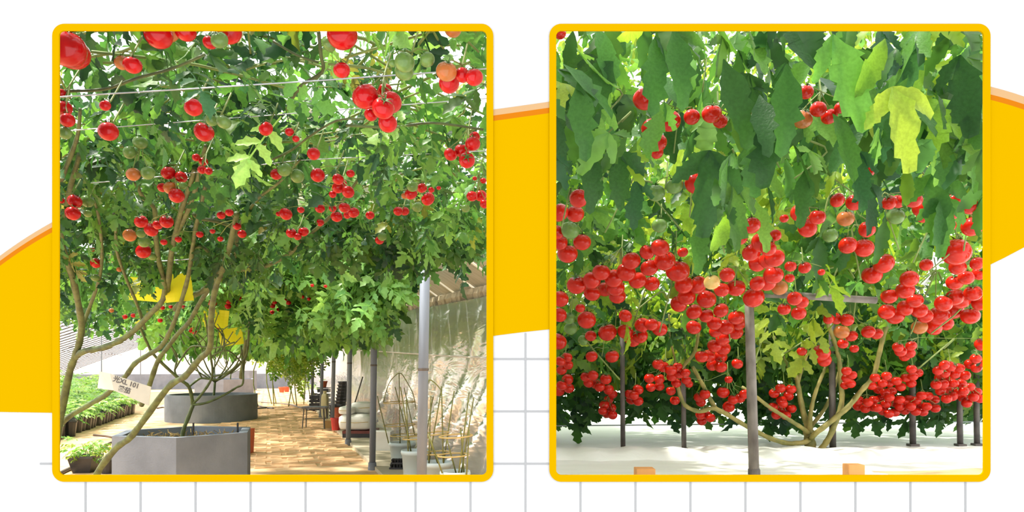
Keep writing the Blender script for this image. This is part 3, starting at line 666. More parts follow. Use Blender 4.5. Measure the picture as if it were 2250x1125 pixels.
for ci, (side, desc, pts) in enumerate(CL):
    mem = [i for i in range(len(TL)) if TL[i][0] == ci and i in single]
    pos = {}
    if len(mem) > 1:
        left = list(mem)
        for nm, key in (('topmost', lambda i: TL[i][2]), ('lowest', lambda i: -TL[i][2]), ('leftmost', lambda i: TL[i][1]), ('rightmost', lambda i: -TL[i][1])):
            if left: k = min(left, key=key); pos[k] = nm; left.remove(k)
        for c in 'ogyrq':
            same = [i for i in left if TL[i][4] == c]
            if len(same) == 1: pos[same[0]] = 'inner'; left.remove(same[0])
        if len(left) >= 2:
            k = max(left, key=lambda i: TL[i][3] / TL[i][5].y * TL[i][5].y)
            if sorted((TL[i][3] for i in left), reverse=True)[0] > sorted((TL[i][3] for i in left), reverse=True)[1]: pos[k] = 'biggest inner'; left.remove(k)
    for i in mem:
        _, px, py, d, c, p, r_ = TL[i]
        o = link('tomato', TMESH[c][rng.integers(3)], p, None, (rng.normal(0, .35), rng.normal(0, .35), rng.uniform(0, 6.28)), r_)
        if px < 175 and py < 160: o.rotation_euler = (0, 0, 1)
        WL[o.name] = p
        o['category'] = 'tomato'; o['group'] = 'tomatoes of the ' + (desc if len(pts) > 1 else ('left view' if side == 'L' else 'right view'))
        if len(mem) == 1 and len(pts) == 1: o['label'] = desc
        elif len(mem) == 1: o['label'] = f"{cname[c]} tomato, largest of the {desc}"
        elif i in pos: o['label'] = f"{cname[c]} tomato, {pos[i]} of the {desc}"
        else: o['label'] = f"{cname[c]} tomato, {ORD[sorted(left, key=lambda j: TL[j][1]).index(i)]} from left within the {desc}"
        if d >= 12:
            cx = bpy.data.objects.new('calyx', CALYX); COL.objects.link(cx); cx.parent = o
    for i in [j for j in range(len(TL)) if TL[j][0] == ci and j not in single]:
        _, px, py, d, c, p, r_ = TL[i]; restT.setdefault((side, c), []).append((p, r_))
    ps = [TL[j][5] for j in range(len(TL)) if TL[j][0] == ci]
    rmax = max(TL[j][6] for j in range(len(TL)) if TL[j][0] == ci)
    cen = sum(ps, Vector()) / len(ps); zt_ = max(p.z for p in ps) + rmax * 1.1
    top = Vector((cen.x + .02, cen.y + .05, zt_ + .07)); g = FRUIT_STALKS[side]
    g.tube([top, Vector((cen.x + .01, cen.y + .01, zt_)), cen], [.0022 + rmax * .02] * 3, 5)
    for p in ps[:8]: g.tube([p + Vector((0, 0, rmax * .9)), (p + cen) / 2 + Vector((0, 0, rmax * 1.3)), Vector((cen.x + .01, cen.y + .01, zt_))], .0015 + rmax * .012, 4)
for (side, c), lst in restT.items():
    me0 = TMESH[c][0]; v0 = np.array([v.co for v in me0.vertices]); f0 = [tuple(p.vertices) for p in me0.polygons]
    g = G()
    for p, r_ in lst: g.add((v0 * r_ + np.array(p)).tolist(), f0)
    o = mk('far_fruit', g, TM[c], smooth=True, kind='stuff', origin=lst[0][0])
    tag(o, f"small far {cname[c]} tomatoes scattered through the {'left' if side == 'L' else 'right'} canopy", 'tomatoes')

for o in bpy.data.objects:
    if 'label' in o.keys() and len(o['label'].split()) > 16: print('LONG', len(o['label'].split()), o['label'])
# ------------------------------------------------------------------ stems
def px_stem(parent, pts, r0, r1, m, name='stem', n=8, k=4):
    q = catmull([P(*p) for p in pts], k); g = G(); rr = [(r0 + (r1 - r0) * i / (len(q) - 1)) * q[i].y / F * (1 + .10 * math.sin(i * 2.3)) for i in range(len(q))]
    g.tube(q, rr, n); return mk(name, g, m, parent, smooth=True)
plantA = emp('tomato_plant', Gd(203, 1110), 'tall tomato plant with long green stems rising over the aisle from lower left', 'tomato plant', 'tomato plants of the left view')
STEM_PX = []
def S(pts, a, b):
    for q in catmull([Vector(p) for p in pts], 6): STEM_PX.append(tuple(q))
    px_stem(plantA, pts, a * .9, b * .9, M['stem'])
S([(196, 1110, 7.2), (213, 1042, 7.0), (255, 985, 6.7), (291, 956, 6.5), (367, 854, 6.1), (405, 828, 5.9), (437, 790, 5.7), (461, 764, 5.5), (464, 700, 5.1), (472, 640, 4.8), (500, 560, 4.4), (520, 470, 3.6)], 8, 7)
S([(120, 1100, 7.2), (118, 990, 7.0), (136, 930, 6.9), (191, 892, 6.7), (229, 870, 6.6), (251, 850, 6.5), (277, 825, 6.4), (296, 799, 6.3), (325, 780, 6.2), (354, 761, 6.1), (373, 729, 5.9), (389, 690, 5.6), (413, 610, 5.0), (428, 511, 4.2), (441, 455, 3.6), (453, 400, 3.2)], 6.5, 5)
S([(311, 890, 7.2), (328, 847, 7.0), (347, 793, 6.8), (370, 761, 6.6), (392, 732, 6.4), (415, 708, 6.2), (440, 663, 5.8), (470, 620, 5.3), (500, 560, 4.8), (540, 480, 4.2)], 6, 5)
S([(118, 1000, 6.9), (149, 834, 6.6), (165, 783, 6.4), (175, 750, 6.3), (179, 710, 6.1), (164, 629, 5.4), (147, 573, 4.9), (134, 520, 4.4), (150, 430, 3.4), (175, 340, 2.8)], 9, 6)
S([(164, 785, 6.42), (185, 772, 6.3), (226, 764, 6.2), (264, 748, 6.1), (296, 725, 6.0), (326, 694, 5.8), (357, 660, 5.5), (361, 623, 5.2), (348, 567, 4.8), (341, 498, 4.1), (339, 458, 3.7), (316, 436, 3.4), (298, 400, 3.2)], 8, 5)
S([(385, 680, 5.6), (406, 656, 5.5), (444, 641, 5.4), (478, 610, 5.2), (512, 595, 5.1), (568, 588, 5.0), (600, 578, 4.9), (640, 554, 4.7), (675, 520, 4.4), (718, 483, 4.0), (749, 445, 3.6), (790, 390, 3.2)], 7.5, 3.5)
S([(205, 440, 3.5), (216, 473, 3.8), (224, 554, 4.8), (218, 613, 5.5), (198, 672, 6.2), (182, 716, 6.3)], 3.5, 4.5)
S([(250, 470, 3.6), (254, 504, 4.0), (257, 554, 4.6), (279, 616, 5.2), (304, 676, 5.8), (318, 722, 6.1)], 3.5, 4)
S([(366, 650, 5.5), (372, 598, 5.0), (377, 554, 4.6), (385, 517, 4.2), (397, 467, 3.8), (416, 411, 3.3), (428, 370, 2.95)], 7, 6)
S([(385, 517, 4.2), (405, 480, 3.9), (425, 430, 3.4), (440, 370, 2.9), (452, 320, 2.6)], 6.5, 5)
S([(500, 600, 5.1), (512, 576, 4.9), (518, 550, 4.6), (518, 508, 4.2), (484, 488, 4.0), (440, 480, 3.95), (425, 470, 3.9)], 5, 5)
S([(518, 508, 4.2), (540, 473, 3.8), (568, 436, 3.4), (615, 399, 3.1), (660, 350, 2.8)], 4.5, 3)
S([(424, 545, 4.5), (445, 543, 4.5), (462, 560, 4.7), (475, 590, 5.0), (478, 612, 5.2)], 4, 4.5)
S([(600, 350, 2.7), (640, 330, 2.6), (680, 300, 2.45), (740, 265, 2.3), (800, 262, 2.3)], 3, 2.5)
S([(760, 275, 2.35), (860, 280, 2.35), (950, 270, 2.32), (1062, 285, 2.35)], 3.5, 3)
S([(700, 70, 1.95), (705, 120, 2.0), (708, 158, 2.05), (660, 190, 2.1), (630, 240, 2.2)], 4.5, 4)
S([(600, 90, 2.0), (650, 120, 2.0), (700, 138, 2.03)], 3, 3)
S([(140, 200, 2.05), (230, 196, 2.05), (300, 172, 2.0), (380, 150, 1.98), (450, 120, 1.95)], 4, 3.5)
S([(134, 395, 3.0), (160, 330, 2.7), (172, 290, 2.5), (176, 240, 2.3)], 6, 4)
for i in range(150):                              # thin shoots woven through the canopy
    px, Y = rng.uniform(120, 1090), rng.uniform(1.9, 5.2)
    p = P(px, 0, Y); p.z = rng.uniform(2.26, 2.5); a = rng.uniform(0, 3.14); l = rng.uniform(.3, .9)
    d = Vector((math.cos(a), math.sin(a) * .8, rng.uniform(-.15, .15))); w = Vector((-d.y, d.x, 0)) * rng.uniform(-.15, .15)
    pts = [p - d * l * .5, p + w + Vector((0, 0, .03)), p + d * l * .5]
    if min(q_.y for q_ in pts) < 1.68: continue
    mk('stem', G().tube(catmull(pts, 3), rng.uniform(.003, .006), 5), M['vine'], plantA, smooth=True)
mk('fruit_stalk', FRUIT_STALKS['L'], M['vine'], plantA, kind='stuff')

tubc = Vector(P(392, 0, 8.25)); tubc.z = 0
plantB = emp('tomato_plant', P(400, 962, 8.2), 'tomato plant with thin forking stems growing in the near hexagonal tub', 'tomato plant', 'tomato plants of the left view')
Sb = lambda pts, a, b: px_stem(plantB, pts, a, b, M['stem'])
Sb([(400, 964, 8.2), (404, 942, 8.2), (421, 898, 8.2), (423, 884, 8.2), (415, 850, 8.1), (392, 831, 8.0), (341, 783, 7.8), (322, 751, 7.6), (306, 715, 7.4)], 5, 2.5)
Sb([(423, 887, 8.2), (440, 870, 8.2), (466, 828, 8.2), (463, 783, 8.1), (456, 731, 8.0), (450, 690, 7.8)], 3.2, 2)
Sb([(415, 850, 8.1), (430, 838, 8.2), (444, 831, 8.25), (479, 834, 8.3), (501, 820, 8.3), (530, 796, 8.3), (543, 774, 8.2), (548, 700, 8.0)], 2.5, 2.5)
Sb([(424, 889, 8.2), (445, 887, 8.2), (469, 879, 8.25), (501, 863, 8.3), (520, 851, 8.4), (534, 841, 8.4), (533, 796, 8.4), (530, 760, 8.3)], 2.8, 2)
Sb([(392, 831, 8.0), (384, 815, 8.0), (389, 783, 8.0), (373, 757, 7.9), (350, 735, 7.8)], 2.2, 1.6)
Sb([(466, 828, 8.2), (501, 818, 8.2), (520, 800, 8.2), (532, 770, 8.1)], 2, 1.5)
Sb([(384, 812, 8.0), (411, 770, 7.9), (430, 760, 7.9), (470, 765, 7.9), (515, 752, 7.8)], 2.2, 1.6)
Sb([(463, 783, 8.1), (500, 770, 8.1), (530, 796, 8.2)], 1.8, 1.6)
Sb([(466, 815, 8.2), (480, 790, 8.2), (492, 745, 8.1), (470, 715, 8.0)], 1.8, 1.4)
Sb([(444, 831, 8.25), (430, 800, 8.2), (445, 770, 8.1), (425, 735, 8.0)], 1.8, 1.4)
Sb([(530, 830, 9.6), (538, 770, 9.3), (545, 720, 9.0), (540, 680, 8.6)], 5, 5)
for i in range(16):
    x, y, Y = rng.uniform(385, 540), rng.uniform(735, 800), rng.uniform(7.8, 8.4)
    Sb([(x, y, Y), (x + rng.uniform(-20, 20), y - 22, Y), (x + rng.uniform(-30, 30), y - rng.uniform(40, 60), Y - .1)], 1.4, 1.0)

trunk = P(1783, 989, 5.12)
plantR = emp('tomato_tree', trunk, 'tree like tomato plant with bare forked trunk on the white ground and fruit laden crown', 'tomato plant')
T = lambda pts, a, b, Y=5.12: px_stem(plantR, [(p[0], p[1], Y + (p[2] if len(p) > 2 else 0)) for p in pts], a, b, M['stem_r'])
T([(1781, 990), (1780, 972), (1776, 953), (1772, 938)], 14, 9)
T([(1776, 950), (1774, 938), (1763, 897), (1754, 850), (1750, 829), (1734, 806), (1722, 788), (1700, 740, .1)], 7.5, 3.5)
T([(1753, 842), (1765, 803), (1775, 775), (1790, 735, .1)], 4, 2.5)
T([(1780, 952, -.05), (1780, 938, -.05), (1782, 903, -.05), (1793, 859, -.05), (1814, 806), (1830, 760, .1)], 6, 3)
T([(1785, 950, .05), (1783, 937, .05), (1811, 900, .05), (1827, 866, .05), (1840, 830, .05), (1850, 790, .1)], 5, 3)
T([(1800, 990, -.08), (1808, 982, -.08), (1824, 957, -.08), (1842, 912, -.08), (1850, 878, -.08), (1847, 834, -.08), (1844, 794, -.08), (1836, 757, -.1), (1818, 710, -.15), (1800, 660, -.2)], 7, 4)
T([(1782, 965, -.04), (1790, 954, -.12), (1827, 925, -.14), (1864, 894, -.14), (1892, 859, -.14), (1918, 829, -.14), (1930, 785, -.14), (1939, 747, -.14), (1949, 712, -.16), (1965, 670, -.2)], 6, 5)
T([(1776, 952, -.05), (1765, 942, -.1), (1743, 928, -.15), (1718, 912, -.15), (1690, 894, -.15), (1664, 874, -.15), (1630, 850, -.1)], 5, 4)
T([(1779, 966, -.05), (1766, 972, -.08), (1730, 974, -.1), (1690, 962, -.12), (1636, 934, -.12), (1595, 909, -.12), (1573, 897, -.12), (1545, 847, -.1), (1522, 806, -.05)], 5.5, 4.5)
T([(1590, 906, -.12), (1566, 897, -.14), (1536, 904, -.14), (1505, 890, -.14), (1492, 859, -.14), (1489, 834, -.14), (1502, 804, -.14), (1527, 772, -.16), (1536, 716, -.2), (1540, 660, -.3)], 5, 3.5)
T([(1489, 836, -.14), (1483, 790, -.16), (1472, 740, -.2), (1470, 690, -.25)], 2.5, 2)
T([(1770, 990), (1758, 989), (1745, 986), (1730, 990)], 5, 3)
for i in range(60):
    px, py = rng.uniform(1210, 2170), rng.uniform(120, 780); Y = depthR(py) + rng.uniform(.05, .5)
    pts = [(px, py, Y), (px + rng.uniform(-40, 40), py + rng.uniform(-25, 25), Y), (px + rng.uniform(-70, 70), py + rng.uniform(30, 120), Y)]
    px_stem(plantR, pts, 2.4, 1.6, M['vine'], n=5, k=3)
mk('fruit_stalk', FRUIT_STALKS['R'], M['vine'], plantR, kind='stuff')

# ------------------------------------------------------------------ leaf crowns
CARDS = [(380, 620, 14, 5.4), (405, 620, 14, 5.4), (380, 648, 14, 5.4), (405, 648, 14, 5.4), (475, 705, 12, 8.6), (500, 742, 14, 9.2), (518, 742, 14, 9.2)]
TS = np.array([(t[1], t[2], t[3] / 2, t[5].y) for t in TL] + CARDS)
STP = np.array(STEM_PX)
def keep(loc, size, dv, prob=.05, stems=False):
    p = loc[None, :] + dv[None, :] * size * np.array((0, .3, .65, 1.0))[:, None]
    px = CX + p[:, 0] * F / p[:, 1]; py = HZ - (p[:, 2] - EYE) * F / p[:, 1]; w = size * F / loc[1] * (.22 if loc[0] > 0 else .32)
    dd = np.hypot(TS[None, :, 0] - px[:, None], TS[None, :, 1] - py[:, None])
    if np.any((dd < TS[None, :, 2] * .85 + w) & (p[:, 1].min() < TS[None, :, 3] + .12)) and rng.uniform() > (prob if loc[0] > 0 else .012): return False
    if stems:
        dd = np.hypot(STP[None, :, 0] - px[:, None], STP[None, :, 1] - py[:, None])
        if np.any((dd < w * .8 + 4) & (p[:, 1].min() < STP[None, :, 2])) and rng.uniform() > .22: return False
    return True
A_ = LeafSet()
def sprinkle(ls, n, pxr, Yr, zr, tpl, size, pal, pitch=(-1.3, -.1), up=.6, zpow=1.6, face=0.0, test=None, guard=True, solo=True, ymix=None):
    k = 0; tries = 0
    while k < n and tries < n * 7:
        tries += 1
        Y = math.sqrt(rng.uniform(Yr[0] ** 2, Yr[1] ** 2)); px = rng.uniform(*pxr); X = (px - CX) * Y / F
        z0, z1 = zr(px, Y) if callable(zr) else zr; z = z0 + (z1 - z0) * rng.uniform() ** zpow
        loc = np.array((X, Y, z))
        if test and not test(px, Y, HZ - (z - EYE) * F / Y): continue
        sc = rng.uniform(*size)
        d = dirv(rng.uniform(0, 6.283), rng.uniform(*pitch))
        if guard and not keep(loc, sc, d, stems=ls is A_): continue
        nn = np.array((rng.normal(0, .6), rng.normal(0, .6) - face, up + rng.normal(0, .3)))
        if loc[1] + min(0, d[1]) * sc < 1.66: d[1] = abs(d[1])
        ls.add(tpl[rng.integers(len(tpl))], loc, d, nn, sc, pick(pal[rng.integers(len(pal))]), solo); k += 1
MIXA = [GREEN] * 24 + [BRIGHT] * 10 + [YELLOW]
FRESH = np.array([(.22, .45, .11), (.29, .52, .15), (.18, .41, .12)])
MIXB = [FRESH] * 8 + [GREEN] * 2 + [BRIGHT] * 2
LIMX, LIMY = (60, 330, 560, 600, 700, 850, 900, 950, 1000, 1069), (705, 712, 700, 580, 582, 590, 596, 590, 570, 560)
def a_test(px, Y, py): return py + .16 * F / Y < np.interp(px, LIMX, LIMY) + 14 * math.sin(px * .11)
sprinkle(A_, 800, (70, 620), (1.75, 5.3), (2.13, 2.72), iHI, (.13, .24), MIXA, test=a_test)
sprinkle(A_, 700, (600, 1105), (1.75, 5.2), (2.13, 2.72), iHI, (.12, .22), MIXA + [BRIGHT] * 12 + [FRESH] * 6, test=a_test)
sprinkle(A_, 420, (70, 640), (2.5, 5.4), (2.06, 2.45), iHI, (.13, .22), MIXA, test=a_test)
sprinkle(A_, 900, (40, 580), (5.2, 11.5), lambda px, Y: (2.10, 2.9), iHI, (.20, .32), MIXA, test=a_test)
sprinkle(A_, 220, (600, 1069), (4.3, 5.2), (1.98, 2.45), iHI, (.16, .25), [GREEN] * 5 + [BRIGHT], pitch=(-1.45, -.7), up=.3, face=.4, test=a_test)
sprinkle(A_, 26, (980, 1062), (5.0, 5.9), (2.06, 2.6), iHI, (.18, .26), [GREEN, BRIGHT], pitch=(-1.45, -.7), up=.3, face=.4, test=lambda px, Y, py: py < 570)
sprinkle(A_, 420, (-260, 70), (1.8, 6.5), (2.15, 2.72), iHI, (.15, .25), MIXA, guard=False, solo=False)
build_leaves(plantA, A_, M['leaf'], 300, (110, 1090, 40, 760))
B_ = LeafSet()
sprinkle(B_, 2300, (420, 900), (6.9, 9.6), (1.92, 2.72), iHI, (.22, .36), MIXB, zpow=1.0, up=.8, face=.3, test=lambda px, Y, py: px < 900 - (py - 560) * .42 and px < 590 + 2800 / Y)
sprinkle(B_, 2800, (360, 850), (9.6, 24.0), (2.15, 3.0), iLO, (.42, .66), MIXB, zpow=1.2, test=lambda px, Y, py: px < 900 - (py - 560) * .42 and px < 590 + 2800 / Y)
sprinkle(B_, 500, (80, 560), (11.5, 18.0), (2.5, 3.3), iLO, (.4, .6), MIXB, zpow=1.2, test=lambda px, Y, py: py < 690 and px > 590 - 6700 / Y)
build_leaves(plantB, B_, M['leaf'], 260, (110, 1080, 500, 760))
# weeping yellow-green plant far down the aisle
wp = P(640, 0, 24.5); wp.z = 0
plantW = emp('weeping_vine', wp, 'yellow green weeping vine hanging far down the aisle beside the posts', 'vine')
W_ = LeafSet()
for i in range(90):
    px, Y = rng.uniform(560, 705), rng.uniform(22, 27); X = (px - CX) * Y / F; z1 = rng.uniform(2.2, 3.2); l = rng.uniform(.7, 1.9) * (1.0 if px > 600 else .6)
    for k in range(int(l * 13)):
        loc = np.array((X + rng.normal(0, .10), Y + rng.normal(0, .10), z1 - l * k / (l * 13))); W_.add(iLO[rng.integers(5)], loc, dirv(rng.uniform(0, 6.28), -1.1), np.array((rng.normal(), -1, .6)), rng.uniform(.22, .38), pick(LIME), True)
build_leaves(plantW, W_, M['leaf'], 120, (540, 720, 680, 860))
gv = G()
for i in range(10):
    p = wp + Vector((rng.uniform(-1.2, .8), rng.uniform(-1, 1), 0)); gv.tube(catmull([p * 1.0, p + Vector((rng.uniform(-.2, .2), 0, 1.2)), p + Vector((rng.uniform(-.6, .6), 0, 2.8))], 3), .018, 5)
mk('stem', gv, M['vine'], plantW, smooth=True)

# right view: near curtain of broad leaves, middle crown, far crown with a hanging fringe
R1 = LeafSet()
def near_test(px, Y, py):
    low = 400 + 60 * math.sin(px * .021) + 50 * math.sin(px * .0083 + 1)
    return -30 < py < low
sprinkle(R1, 520, (1185, 2300), (2.05, 3.2), (1.70, 2.62), iBIG, (.11, .21), [GREEN] * 9 + [BRIGHT] * 4 + [LIME], pitch=(-1.5, -.6), up=.5, face=.9, zpow=1.0, test=near_test)
# big leaves that the picture shows by themselves
for px, py, Y, sc, tx, col in ((1830, 75, 2.0, .42, .35, BRIGHT), (1960, 190, 2.0, .36, .25, LIME), (1945, 85, 1.98, .26, -.45, LIME), (1560, 330, 2.35, .42, -.05, GREEN), (1610, 400, 2.5, .36, .12, GREEN),
                               (1660, 440, 2.9, .32, .25, BRIGHT), (1480, 60, 2.0, .34, .15, GREEN), (1590, 130, 2.1, .40, .3, GREEN), (1360, 330, 2.4, .30, 0, GREEN), (1440, 80, 2.1, .34, 0, GREEN),
                               (1830, 250, 2.3, .34, .4, GREEN), (2050, 380, 2.7, .40, .05, GREEN), (2070, 430, 2.7, .34, 0, GREEN), (1990, 370, 2.6, .2, 0, LIME), (1885, 330, 2.5, .32, .1, GREEN),
                               (1270, 180, 2.1, .34, .1, GREEN), (1300, 330, 2.3, .3, 0, GREEN), (1730, 140, 2.1, .4, -.05, GREEN), (1700, 250, 2.2, .34, -.2, GREEN), (2110, 120, 2.1, .36, .1, GREEN), (2120, 250, 2.2, .36, .2, BRIGHT),
                               (1910, 400, 2.7, .3, .05, GREEN), (1770, 370, 2.6, .32, -.1, GREEN), (1400, 390, 2.6, .28, -.1, GREEN), (1860, 130, 2.05, .3, .6, BRIGHT), (1540, 480, 3.1, .36, -.05, GREEN), (1800, 520, 3.4, .3, 0, GREEN), (1945, 480, 3.1, .3, -.2, GREEN), (2155, 330, 2.5, .34, .2, LIME)):
    R1.add(iBIG[rng.integers(6)], np.array(P(px, py, Y)), np.array((tx, -.12, -1.0)), np.array((rng.normal(0, .3), -1.0, .55)), sc * .66, pick(col))
sprinkle(R1, 330, (1185, 2300), (3.3, 4.6), lambda px, Y: (EYE + (HZ - (430 + (Y - 3.0) * 200)) * Y / F, EYE + (HZ - (150 + (Y - 3) * 120)) * Y / F), iHI, (.24, .38), [GREEN] * 4 + [BRIGHT] * 4 + [LIME] * 4, pitch=(-1.4, -.4), face=.6, zpow=.8)
sprinkle(R1, 620, (1185, 2320), (4.7, 5.9), lambda px, Y: (1.40, 2.9), iHI, (.18, .30), [BRIGHT] * 4 + [LIME] * 5 + [GREEN] * 2, pitch=(-1.4, -.3), face=.5, zpow=1.0, test=lambda px, Y, py: py > 60)
sprinkle(R1, 800, (1185, 2320), (5.25, 6.4), lambda px, Y: (1.36, 1.95), iHI, (.22, .36), [GREEN] * 5 + [BRIGHT] * 2 + [LIME], pitch=(-1.5, -.6), face=.5, zpow=1.0)
sprinkle(R1, 2300, (1185, 2320), (6.4, 8.0), (1.50, 4.7), iLO, (.20, .34), [FRESH] * 2 + [LIME] * 6 + [GREEN] * 1, pitch=(-1.5, -.3), face=.4, zpow=1.0)
sprinkle(R1, 170, (1190, 2300), (5.3, 6.0), (1.20, 1.38), iHI, (.24, .34), [GREEN], pitch=(-1.55, -1.15), face=1.0, up=.1)
build_leaves(plantR, R1, M['leaf_r'], 300, (1200, 2180, 40, 1000))
# ------------------------------------------------------------------ wires, sticky cards, plant tag
def wire(pts, r, label, name='wire'):
    q = [P(*p) for p in pts]
    o = mk(name, G().tube(q, r, 6), M['wire'], origin=q[0]); return tag(o, label, 'wire', 'support wires under the canopy')
wire([(60, 221, 1.92), (132, 213, 1.92), (500, 190, 1.93), (700, 177, 1.94), (900, 163, 1.95), (1110, 148, 1.96)], .0018, 'nearest bright silver wire stretched under the left canopy')
wire([(90, 292, 2.35), (180, 285, 2.35), (425, 266, 2.36), (700, 245, 2.37), (1100, 214, 2.38)], .0015, 'second thin wire under the left canopy, behind the nearest one')
wire([(200, 402, 2.9), (300, 394, 2.9), (660, 352, 2.9), (780, 346, 2.9), (1100, 330, 2.9)], .0017, 'third thin wire under the left canopy')
wire([(340, 575, 4.9), (480, 565, 4.9), (560, 546, 4.8), (650, 530, 4.8), (760, 500, 4.8)], .0035, 'pale wire passing behind the thick stems of the left plant')
wire([(1190, 936, 5.6), (1400, 934, 5.6), (1700, 931, 5.6), (2230, 926, 5.6)], .005, 'thin wire low behind the hanging fringe in the right view')

M['card'] = mat('yellow_sticky_card', (.86, .80, .01), .5, var=.04, scale=6); M['clip'] = mat('dark_clip', (.03, .03, .03), .5)
def card(px, py, w, h, Y, rot, label):
    c = P(px, py, Y); sx, sz = w * Y / F, h * Y / F; e = emp('sticky_card', c, label, 'card', 'yellow sticky cards hung in the canopy')
    q = G(); n = 6; vs = []
    for i in range(n + 1):
        for j in range(n + 1):
            u, v = i / n - .5, j / n - .5
            vs.append(Vector((u * sx, .02 * math.sin(3 * u + 2 * v) * sx * 3, v * sz)))
    R = Matrix.Rotation(rot, 3, 'Y') @ Matrix.Rotation(.2, 3, 'Z'); vs2 = [R @ v + c for v in vs]; b = Vector((0, .003, 0))
    fs = [(i * (n + 1) + j, (i + 1) * (n + 1) + j, (i + 1) * (n + 1) + j + 1, i * (n + 1) + j + 1) for i in range(n) for j in range(n)]
    m0 = len(vs2); mk('sheet', G().add(vs2 + [v + b for v in vs2], fs + [tuple(a + m0 for a in f[::-1]) for f in fs]), M['card'], e)
    top = R @ Vector((0, 0, sz * .5)) + c; mk('hanger', G().tube([top, top + Vector((.004, 0, sz * .35))], .0025, 5), M['clip'], e)
card(392, 632, 56, 62, 5.4, -.12, 'yellow sticky card in clear view behind the thick stems')
card(325, 637, 74, 50, 6.4, .08, 'yellow sticky card mostly hidden by leaves at the left')
card(474, 700, 52, 40, 8.6, .1, 'upper of the two far yellow cards above the round tub')
card(508, 740, 48, 38, 9.2, -.15, 'lower of the two far yellow cards above the round tub')

M['tag'] = mat('milky_plastic_tag', (.50, .51, .46), .5, var=.06, scale=9); M['ink'] = mat('dark_ink', (.10, .10, .11), .7)
e = emp('plant_tag', P(285, 855, 6.05), 'white plastic plant tag with printed writing tied among the left stems', 'tag')
YT = 6.05
q = [P(241.6, 820.8, YT), P(332, 850, YT), P(327, 891.7, YT), P(250, 858, YT), P(219, 816, YT + .10), P(214, 853, YT + .10)]
off = Vector((0, .004, 0)); qq = q + [v + off for v in q]
mk('sheet', G().add(qq, [(0, 3, 2, 1), (4, 5, 3, 0), (6, 7, 8, 9), (10, 6, 9, 11), (0, 1, 7, 6), (1, 2, 8, 7), (2, 3, 9, 8), (3, 5, 11, 9), (5, 4, 10, 11), (4, 0, 6, 10)]), M['tag'], e)
mk('tie', G().tube([P(280, 826, YT - .01), P(281, 822, YT - .04), P(284, 820, YT + .2)], .003, 5), M['clip'], e)
def text(s, px, py, size_px, Y, tilt, parent, m, name='lettering', bold=.0):
    cu = bpy.data.curves.new(name, 'FONT'); cu.body = s; cu.size = size_px * Y / F; cu.align_x = 'CENTER'; cu.align_y = 'CENTER'; cu.extrude = .0008; cu.offset = bold
    tmp = bpy.data.objects.new('tmp', cu); COL.objects.link(tmp); bpy.context.view_layer.update()
    me = bpy.data.meshes.new_from_object(tmp.evaluated_get(bpy.context.evaluated_depsgraph_get())); bpy.data.objects.remove(tmp)
    me.materials.clear(); me.materials.append(m); o = bpy.data.objects.new(name, me); COL.objects.link(o); o.parent = parent
    o.location = P(px, py, Y) - WL[parent.name]; o.rotation_euler = (math.radians(90), math.radians(tilt), 0); return o
text('光XL 101', 277, 841, 15, YT - .002, 17.5, e, M['ink'], bold=.0012)
text('番茄', 273, 857, 14, YT - .002, 17.5, e, M['ink'], bold=.0012)

# ------------------------------------------------------------------ concrete tubs
M['soil'] = mat('dark_damp_soil', (.055, .045, .025), .95, var=.5, scale=30, bump=1, bscale=40, col2=(.10, .09, .03))
def tub(name, c, rx, ry, h, n, rot, label, th=.12, cn=None):
    e = emp(name, c, label, 'planter'); nn = n if n > 8 else n
    k = 1 - th / max(rx, ry)
    g = G()
    g.lathe([(1, 0), (1, h), (k, h), (k, .12)], (0, 0, 0), nn, rot, rx, ry)
    g.v = [(v[0] + c.x, v[1] + c.y, v[2]) for v in g.v]; mk('wall', g, M['concrete'], e, smooth=False if n < 10 else False)
    g = G().lathe([(.001, h - .09), (.5, h - .10), (k + .02, h - .11)], (c.x, c.y, 0), max(nn, 12) if nn > 8 else nn, rot, rx, ry); mk('soil', g, M['soil'], e)
    return e
def add_pipes(e, c, h):
    for dx in (-.10, .42):
        p = c + Vector((dx, .42, h - .11)); mk('drip_pipe', G().tube([p, p + Vector((0, 0, .17))], .012, 6), M['clip'], e)
# near hexagonal tub: front corner under (387, 962)
ch = P(387, 962, 7.4); R1x = .80
fc = Vector((ch.x, ch.y, 0)); ang = -1.268
hexc = fc - Vector((math.cos(ang), math.sin(ang), 0)) * .765
t1 = tub('concrete_tub', hexc, .765, .765, ch.z, 6, ang, 'near hexagonal grey concrete tub holding the forked plant', th=.10)
add_pipes(t1, hexc, ch.z)
g = G()
for i in range(160):
    a = rng.uniform(0, 6.28); r_ = .56 * math.sqrt(rng.uniform()); p = hexc + Vector((r_ * math.cos(a), r_ * math.sin(a), ch.z - .10)); l = rng.uniform(.03, .10)
    g.tube([p, p + Vector((rng.normal(0, .02), rng.normal(0, .02), l * .6)), p + Vector((rng.normal(0, .05), rng.normal(0, .04), l))], .003, 4)
mk('soil_litter', g, mat('dry_litter', lin((150, 125, 70)), .9), t1, kind='stuff')
c2 = Gd(466, 930); c2 = c2 + Vector((0, 1.03, 0)); rx2 = 94 * c2.y / F
t2 = tub('concrete_tub', Vector((P(466, 0, c2.y).x, c2.y, 0)), rx2, rx2 * 1.05, .65, 96, 0, 'round grey concrete tub behind the hexagonal one', th=.11)
c3 = P(495, 0, 33.5); c3.z = 0
t3 = tub('concrete_tub', c3, 62 * 33.5 / F * 1.08, 1.6, .72, 6, math.atan2(-1, .39), 'hexagonal concrete tub beyond the round one', th=.14)
c4 = P(534, 0, 38.6); c4.z = 0
t4 = tub('concrete_tub', c4, 30 * 38 / F * 1.05, .8, 1.05, 4, .78, 'farthest square concrete tub by the end wall', th=.1)
